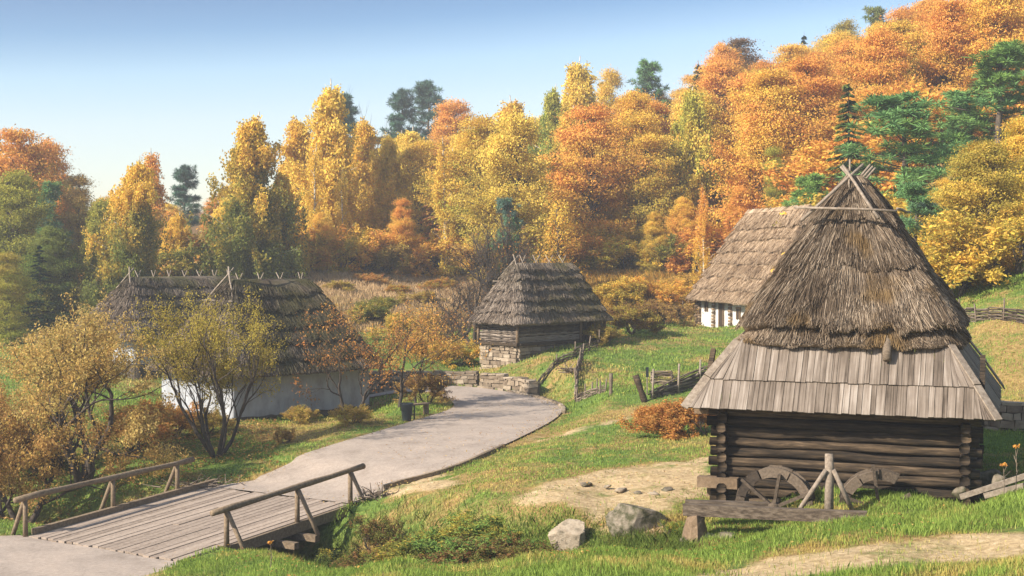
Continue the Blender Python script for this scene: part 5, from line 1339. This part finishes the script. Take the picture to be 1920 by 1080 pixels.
for px, d, s, lb in ((1100, 36.5, .3, 'small flat stone on the worn path, leftmost of the scattered ones'), (1165, 35.6, .34, 'pale rounded stone lying in the middle of the worn path'), (1195, 35.2, .25, 'small stone right beside the pale rounded path stone'),
    (1225, 35.0, .3, 'grey stone in the path edging left of the mill'), (1252, 35.3, .34, 'larger stone in the path edging close to the mill'), (1140, 36.2, .2, 'tiny stone left of the pale rounded path stone'), (1290, 29.75, .42, 'brown stone under the left end of the timber beam'), (1332, 29.8, .45, 'rough block under the timber beam, right of the brown stone'),
    (1362, 29.7, .4, 'small stone under the timber beam in the grass'), (1262, 31.0, .3, 'stone between the mossy boulder and the timber beam')):
    boulder('stone', lb, px, d, (s * 1.3, s, s * .6), 30 + k, .5, 'boulder' if k % 2 else 'mossy', k, 3, 'loose stones on the worn ground', 'stone'); k += 1
def stump(px, d, label, z=None):
    p = stand(px, d); m = MB(); rng = np.random.default_rng(px); n = 12
    V = []; 
    for zz, r in ((-.35, .34), (.12, .25), (.34, .21), (.42, .17)):
        for q in range(n): a = 2 * math.pi * q / n; rr_ = r * (1 + .18 * math.sin(3 * a + zz) + rng.normal(0, .07)); V.append((rr_ * math.cos(a), rr_ * math.sin(a), zz + rng.normal(0, .03)))
    m.add(V, [(i * n + q, i * n + (q + 1) % n, (i + 1) * n + (q + 1) % n, (i + 1) * n + q) for i in range(3) for q in range(n)] + [tuple(range(3 * n, 4 * n))])
    o = m.build('tree_stump', M['log_end'], None); o.location = (p[0], p[1], z if z is not None else p[2]); tag(o, label, 'stump')
stump(1306, 29.8, 'reddish broken stump propping the left end of the timber beam', at(1306, 969, 29.8)[2] - .42)
# squared beam in front of the wheels
a, b = at(1281, 955, 29.9), at(1625, 970, 28.9); m = MB(); rngb = np.random.default_rng(5)
m.beam(a, b, .24, .25, (0, 0, 1), .012, rngb); o = m.build('timber_beam', M['beamwood'], None, off=a); o.location = a; tag(o, 'long squared weathered beam lying in front of the broken wheels', 'beam')
a2, b2 = at(1285, 943, 30.5), at(1440, 948, 30.2); m = MB(); m.beam(a2, b2, .2, .14); o = m.build('timber_plank', M['beamwood'], None, off=a2); o.location = a2; tag(o, 'short plank lying behind the left end of the squared beam', 'plank')
# old wheels
def wheel(label, cpx, cpy, d, R, a0, a1, spokes, seed, tilt=0.0):
    rng = np.random.default_rng(seed); c = at(cpx, cpy, d); r = thing('mill_wheel', label, 'wheel', tuple(c), -rad(20.5) + tilt, 'old wheels in front of the mill')
    nseg = 5; g = math.radians(1.2)
    m = MB(); ed = np.linspace(a0, a1, nseg + 1)
    for i in range(nseg):
        aa = np.linspace(ed[i] + g, ed[i + 1] - g, 6); ro = R * (1 + rng.uniform(-.015, .02)); ri = R - .21 + rng.uniform(-.02, .02); yo = rng.uniform(-.012, .012)
        V = []
        for t in aa:
            for (rr_, y) in ((ri, -.07), (ro, -.07), (ro, .07), (ri, .07)): V.append((math.cos(t) * rr_, y + yo, math.sin(t) * rr_))
        F = [(j * 4 + q, j * 4 + (q + 1) % 4, (j + 1) * 4 + (q + 1) % 4, (j + 1) * 4 + q) for j in range(5) for q in range(4)] + [(0, 1, 2, 3), (23, 22, 21, 20)]
        m.add(V, F)
    m.build('rim', M['wheelwood'], r)
    m2 = MB(); V2 = m.arr() * np.array([.97, 1, .97]) + np.array([0, .42, 0]); m2.v = [V2]; m2.f = m.f; m2.n = len(V2); m2.build('rim', M['wheelwood'], r)
    for t, l0, l1 in spokes:
        m = MB(); m.beam((math.cos(t) * l0, -.11, math.sin(t) * l0), (math.cos(t) * l1, -.13, math.sin(t) * l1), .07, .13, (0, 1, 0)); m.build('spoke', M['wheelwood'], r)
    m = MB(); m.tube([(0, -.25, 0), (0, .55, 0)], .13, 10); m.build('axle', M['wheelwood'], r, True)
    m = MB()
    for t in np.linspace(a0 + .15, a1 - .15, 7): m.beam((math.cos(t) * (R - .22), .18, math.sin(t) * (R - .22)), (math.cos(t) * (R + .03), .18, math.sin(t) * (R + .03)), .3, .03, (0, 1, 0))
    m.build('paddle', M['wheelwood'], r)
wheel('old wooden mill wheel rim with crossed spokes, left of the propping post', 1452, 950, 31.3, .92, rad(-35), rad(215), [(rad(25), -.1, 1.0), (rad(140), -.15, .98), (rad(80), .1, .8)], 3)
wheel('broken mill wheel with half its rim missing, right of the propping post', 1648, 955, 30.7, .90, rad(60), rad(215), [(rad(98), -.1, 1.05), (rad(30), -.1, .8), (rad(160), 0, .9)], 4, .15)
def prop():
    p = at(1554, 955, 29.9); r = thing('propping_post', 'stout round post with two slanting braces between the mill wheels', 'post', tuple(p)); h = at(1554, 851, 29.9)[2] - p[2]
    m = MB(); m.tube([(0, 0, -.3), (.01, 0, h * .5), (0, 0, h)], [.105, .10, .095], 10); m.build('post', M['pole'], r, True)
    for x1, y1 in ((-.72, .1), (.62, .15)):
        m = MB(); m.tube([(x1 * .12, -.08, h * .72), (x1, y1, -.15)], .055, 7); m.build('brace', M['pole'], r, True)
prop()
for i, (x, y, l) in enumerate(((5.0, .1, .9), (5.5, .0, .8), (4.4, .05, .7))):
    q0 = mill_w(x, y, .15); q1 = mill_w(x + l * .8, y + .1, .15 + l * (.15, .3, .5)[i]); m = MB(); m.beam(q0, q1, .12, .05); o = m.build('broken_board', M['timber'], None, off=q0); o.location = q0
    tag(o, ['broken grey board lying low right of the broken wheel', 'splintered board at the right foot of the mill wall', 'tilted board sticking up beside the broken wheel'][i], 'board')
# rails at the lower right
for i, (pa, pb, r, lb) in enumerate((((1800, 932, 28.6), (1960, 880, 28.2), .05, 'upper of two long grey rails leaning on the grass at the right edge'), ((1845, 930, 28.2), (1960, 900, 27.8), .05, 'lower of two long grey rails leaning on the grass at the right edge'))):
    a, b = at(*pa), at(*pb); m = MB(); m.beam(a, b, .06, .11); o = m.build('fence_rail', M['pole'], None, off=a); o.location = a; tag(o, lb, 'rail')
# rubble beside the mill's right corner
k = 0
for px, py, d, s in ((1832, 925, 31.5, .5), (1850, 895, 32.2, .6), (1875, 905, 31, .5), (1800, 925, 30.2, .4)):
    p = at(px, py, d); m = MB(); m.blob((0, 0, 0), (s, s * .8, s * .9), np.random.default_rng(60 + k), 3, .15); o = m.build('rubble_stone', M['mossy'], None, True); o.location = p
    tag(o, ['grey block by the right corner of the mill', 'tallest rubble stone in the shade of the mill', 'outer rubble stone by the right rails', 'low stone under the mill corner logs'][k], 'stone'); k += 1
# litter bin and bench by the road
def litter_bin():
    p = stand(762, 53.3); r = thing('litter_bin', 'small dark litter bin standing at the left road edge below the slim trees', 'bin', tuple(p)); m = MB(); n = 12
    V = []
    for z, q in ((.02, .17), (.62, .25), (.66, .27), (.72, .27), (.72, .22), (.3, .18)):
        for k in range(n): t = 2 * math.pi * k / n; V.append((q * math.cos(t), q * math.sin(t), z))
    m.add(V, [(i * n + k, i * n + (k + 1) % n, (i + 1) * n + (k + 1) % n, (i + 1) * n + k) for i in range(5) for k in range(n)] + [tuple(range(5 * n, 6 * n))])
    m.build('body', M['bin'], r, True)
    m = MB(); m.tube([(.3, .1, 0), (.3, .1, .62)], .035, 6); m.build('leg', M['bin'], r)
litter_bin()
def bench():
    p = stand(783, 55.2); r = thing('bench', 'low wooden bench behind the dark litter bin', 'bench', tuple(p), rad(40))
    m = MB(); m.box((0, 0, .44), (1.1, .34, .06)); m.build('seat', M['rail'], r)
    for x in (-.42, .42): m = MB(); m.box((x, 0, .2), (.1, .28, .44)); m.build('leg', M['rail'], r)
bench()
def brush(px, d, label, n, seed, L=.9, w=.9):
    rng = np.random.default_rng(seed); p = stand(px, d); m = MB()
    for i in range(n):
        a = np.array([rng.normal(0, w * .4), rng.normal(0, .25), rng.uniform(0, .15)]); dr = rng.normal(0, 1, 3); dr[2] = abs(dr[2]) * .35; dr /= np.linalg.norm(dr)
        m.tube([a, a + dr * L * .5 + rng.normal(0, .04, 3), a + dr * L], [.02, .014, .008], 4, False)
    o = m.build('brush_heap', M['wattle'], None, off=None); o.location = p; tag(o, label, 'brushwood')
brush(372, 43.9, 'heap of brown brushwood on the grass at the far end of the left handrail', 90, 3, .7, 1.2)
brush(700, 40.3, 'dry brown stalks at the far end of the right handrail', 45, 4, .45, .7)
brush(1068, 62.5, 'small heap of dead grass beside the road bend below the shed fence', 40, 5, .5, .4)

# ---------------------------------------------------------------- grass, weeds and fallen leaves
def grass(name, label, N_, dlo, dhi, plo, phi, hgt_m, wid, seed, palette, power=1.7, dirt_thin=True, keep=None, lean=.35, group=None):
    rng = np.random.default_rng(seed)
    u = rng.random(N_); e = 2 - power
    d = (dlo ** e + u * (dhi ** e - dlo ** e)) ** (1 / e)
    x = (rng.uniform(plo, phi, N_) - 960) / FPX * d
    dm, gm, fl = masks(x, d)
    ok = np.ones(N_, bool)
    rd = np.maximum(sdf(x, d, ROAD_POLY), sdf(x, d, AP)); ok &= rd < .10 - .3 * rng.random(N_)
    s = ((x - B0[0]) * BU[0] + (d - B0[1]) * BU[1]) / (BU[0] ** 2 + BU[1] ** 2); w = (x - B0[0]) * BL[0] + (d - B0[1]) * BL[1]
    ok &= ~((s > BS0 - .1) & (s < BS1 + .05) & (w > -.12) & (w < BW + .12))
    for ob in bpy.data.objects:   # keep clear of walls
        if ob.parent is None and ob.get('category') in ('mill', 'shed', 'cottage'):
            lx, ly = {'mill': ((.5, 6.7), (.6, 7.3)), 'shed': ((.1, 6.6), (.1, 3.0)), 'cottage': ((.0, 15), (.7, 6.0))}[ob['category']]
            a = ob.rotation_euler.z; qx = (x - ob.location.x) * math.cos(a) + (d - ob.location.y) * math.sin(a); qy = -(x - ob.location.x) * math.sin(a) + (d - ob.location.y) * math.cos(a)
            ok &= ~((qx > lx[0]) & (qx < lx[1]) & (qy > ly[0]) & (qy < ly[1]))
    clump = vnoise(x * 1.1, d * 1.1, 8) * .5 + vnoise(x * 3.1, d * 3.1, 9) * .3
    if dirt_thin: ok &= rng.random(N_) > sstep(.18, .62, dm + .35 * clump) * .97
    if keep is not None: ok &= keep(x, d, rng)
    x, d, dm, gm, fl, clump = x[ok], d[ok], dm[ok], gm[ok], fl[ok], clump[ok]; n = len(x)
    z = hgt(x, d) + .0
    z += np.where(d < 75, 0.07 * vnoise(x * .8, d * .8, 1) + 0.035 * vnoise(x * 2.3, d * 2.3, 2), 0.15 * vnoise(x * .25, d * .25, 4)) - .02
    dry = sstep(.51, .70, gm + .55 * (vnoise(x * .7, d * .7, 12) * .6 + vnoise(x * 2.6, d * 2.6, 13) * .4) * .6 + rng.normal(0, .06, n))
    sc = np.clip(1 + .6 * clump - .5 * dry * (dm > .2), .35, 1.7)
    H = hgt_m * rng.uniform(.5, 1.35, n) * sc; a = rng.uniform(0, 6.283, n); l = lean * rng.uniform(.2, 1.6, n) * H
    wd = wid * rng.uniform(.6, 1.4, n); p = np.stack([x, d, z], 1); la = rng.uniform(0, 6.283, n)
    sd = np.stack([np.cos(a), np.sin(a), np.zeros(n)], 1) * wd[:, None]; ld = np.stack([np.cos(la) * l, np.sin(la) * l, np.zeros(n)], 1); up = np.array([0, 0, 1.0])
    V = np.stack([p - sd, p + sd, p + sd * .7 + ld * .35 + up * (H * .6)[:, None], p + ld + up * H[:, None], p - sd * .7 + ld * .35 + up * (H * .6)[:, None]], 1).reshape(-1, 3)
    g1, g2, y1, y2 = [np.array(c) for c in palette]
    t = rng.random(n)[:, None]; tt = np.clip(.5 + .7 * clump[:, None] + (t - .5), 0, 1)
    col = (g1 * (1 - tt) + g2 * tt) * (1 - dry[:, None]) + (y1 * (1 - t) + y2 * t) * dry[:, None]
    me = np_mesh(name, V, [np.arange(n * 5).reshape(-1, 5)], {'Col': np.repeat(col, 5, 0)})
    return tag(link(name, me, M['grass']), label, 'grass', group, 'stuff')
PAL = ((.14, .205, .035), (.30, .395, .085), (.42, .33, .085), (.54, .43, .15))
grass('bank_grass', 'tall green grass on the near bank along the bottom of the picture', 200000, 19, 34, -60, 1990, .13, .006, 1, PAL, 1.9)
grass('lawn_grass', 'short green and yellow grass around the mill and along the road', 210000, 29.5, 62, -60, 1990, .085, .012, 2, PAL, 1.75)
grass('slope_grass', 'green grass on the slopes by the shed and the white cottage', 130000, 56, 95, -60, 1990, .12, .022, 3, PAL, 1.7)
grass('dry_meadow', 'pale tawny dry meadow grass in front of the wood', 60000, 76, 128, 520, 940, .32, .03, 4, ((.36, .24, .12), (.44, .31, .15), (.46, .31, .17), (.54, .39, .22)), 1.6, False, lambda x, d, r: (d > 82 + 4 * vnoise(x * .2, d * .2, 3)))
grass('golden_weeds', 'golden orange weeds covering the slope left of the white cottage', 60000, 76, 125, 1080, 1430, .7, .045, 5, ((.46, .27, .05), (.36, .22, .05), (.50, .25, .05), (.24, .19, .05)), 1.6, False, lambda x, d, r: (d > np.interp(x / d * FPX + 960, [1080, 1180, 1285, 1300, 1430], [76, 82, 90, 97, 99])))
grass('ditch_weeds', 'rank green and brown weeds filling the ditch beside the bridge', 70000, 28, 46, 540, 1300, .22, .008, 6, ((.06, .095, .02), (.14, .18, .04), (.26, .17, .06), (.17, .11, .045)), 1.7, False, lambda x, d, r: (seg_dist(x, d, DITCH)[0] < 1.5 + 1.3 * r.random(len(x))), .6)
def fallen_leaves(name, label, n, seed, dlo, dhi, plo, phi, size, cols, keep):
    rng = np.random.default_rng(seed); d = rng.uniform(dlo, dhi, n); x = (rng.uniform(plo, phi, n) - 960) / FPX * d; k = keep(x, d); x, d = x[k], d[k]; n = len(x)
    z = hgt(x, d) + .07 + .05 * rng.random(n); P = np.stack([x, d, z], 1); ax = rng.normal(0, 1, (n, 3)) * np.array([1, 1, .25]); up = np.repeat(np.array([[0, 0, 2.0]]), n, 0)
    V = diamonds(P, ax, size, .6, rng, up); c = np.array(cols)[rng.integers(0, len(cols), n)]
    tag(link(name, np_mesh(name, V, [np.arange(len(V)).reshape(-1, 4)], {'Col': np.repeat(c, 4, 0)}), M['grass']), label, 'leaves', None, 'stuff')
fallen_leaves('fallen_leaves', 'orange brown fallen leaves under the orchard trees', 16000, 3, 41, 60, -60, 520, .05, ((.42, .22, .06), (.34, .16, .05), (.50, .32, .12), (.22, .12, .05)), lambda x, d: (sdf(x, d, ROAD_POLY) < -.2) & (vnoise(x * .5, d * .5, 6) > -.35))
fallen_leaves('scattered_leaves', 'yellow and brown leaves strewn thinly over the lawn and the road', 9000, 5, 24, 62, 300, 1900, .032, ((.46, .26, .07), (.36, .18, .06), (.55, .38, .12), (.24, .14, .06)), lambda x, d: vnoise(x * .35, d * .35, 16) > -.1)
fallen_leaves('roadside_leaves', 'brown leaves gathered along both edges of the road', 30000, 15, 34, 62, 0, 1100, .03, ((.40, .24, .09), (.30, .16, .07), (.50, .36, .14), (.20, .13, .06)), lambda x, d: (np.abs(sdf(x, d, ROAD_POLY) + .05) < .35 + .35 * vnoise(x, d, 18)))
def stalks():
    rng = np.random.default_rng(6)
    for i, (px, d, h, lb) in enumerate(((1885, 27.6, .75, 'thin dry umbel plant with orange head beside the right rails, the lower one'), (1908, 27.8, 1.0, 'thin dry umbel plant with orange head at the right edge, the taller one'), (505, 31.0, .6, 'yellowing weed stalk in front of the bridge side board'))):
        p = stand(px, d); r = thing('dry_plant', lb, 'plant', tuple(p)); m = MB(); m.tube([(0, 0, 0), (.02, 0, h * .5), (0, .02, h)], [.011, .009, .006], 4)
        for k in range(4): m.tube([(.01, 0, h * (.35 + .15 * k)), (rng.uniform(-.15, .15), rng.uniform(-.1, .1), h * (.5 + .15 * k))], .005, 3)
        m.build('stem', M['wattle'], r); cr = Crown(); q = rng.normal(0, .028, (40, 3)) * np.array([1, 1, .5]) + np.array([0, 0, h]); cr.put(diamonds(q, rng.normal(0, 1, (40, 3)), .03, .5, rng), .5)
        c = link('head', cr.mesh('head'), M['leaf'], r); c.color = (*ORG, 1); c['tint'] = list(RUST)
stalks()

# ---------------------------------------------------------------- the autumn air
def haze():
    m = MB(); m.box((30, 130, 25), (620, 420, 96)); me = bpy.data.meshes.new('haze'); me.from_pydata(m.arr().tolist(), [], m.f); me.update()
    mt = bpy.data.materials.new('haze'); mt.use_nodes = True; t = mt.node_tree; t.nodes.clear()
    v = t.nodes.new('ShaderNodeVolumePrincipled'); v.inputs['Color'].default_value = (.93, .95, 1, 1); v.inputs['Density'].default_value = HAZE; v.inputs['Anisotropy'].default_value = 0.2
    o = t.nodes.new('ShaderNodeOutputMaterial'); t.links.new(v.outputs[0], o.inputs['Volume'])
    tag(link('haze', me, mt), 'thin pale haze of an autumn morning over the valley', 'haze', None, 'stuff')
HAZE = 0.0009
haze()
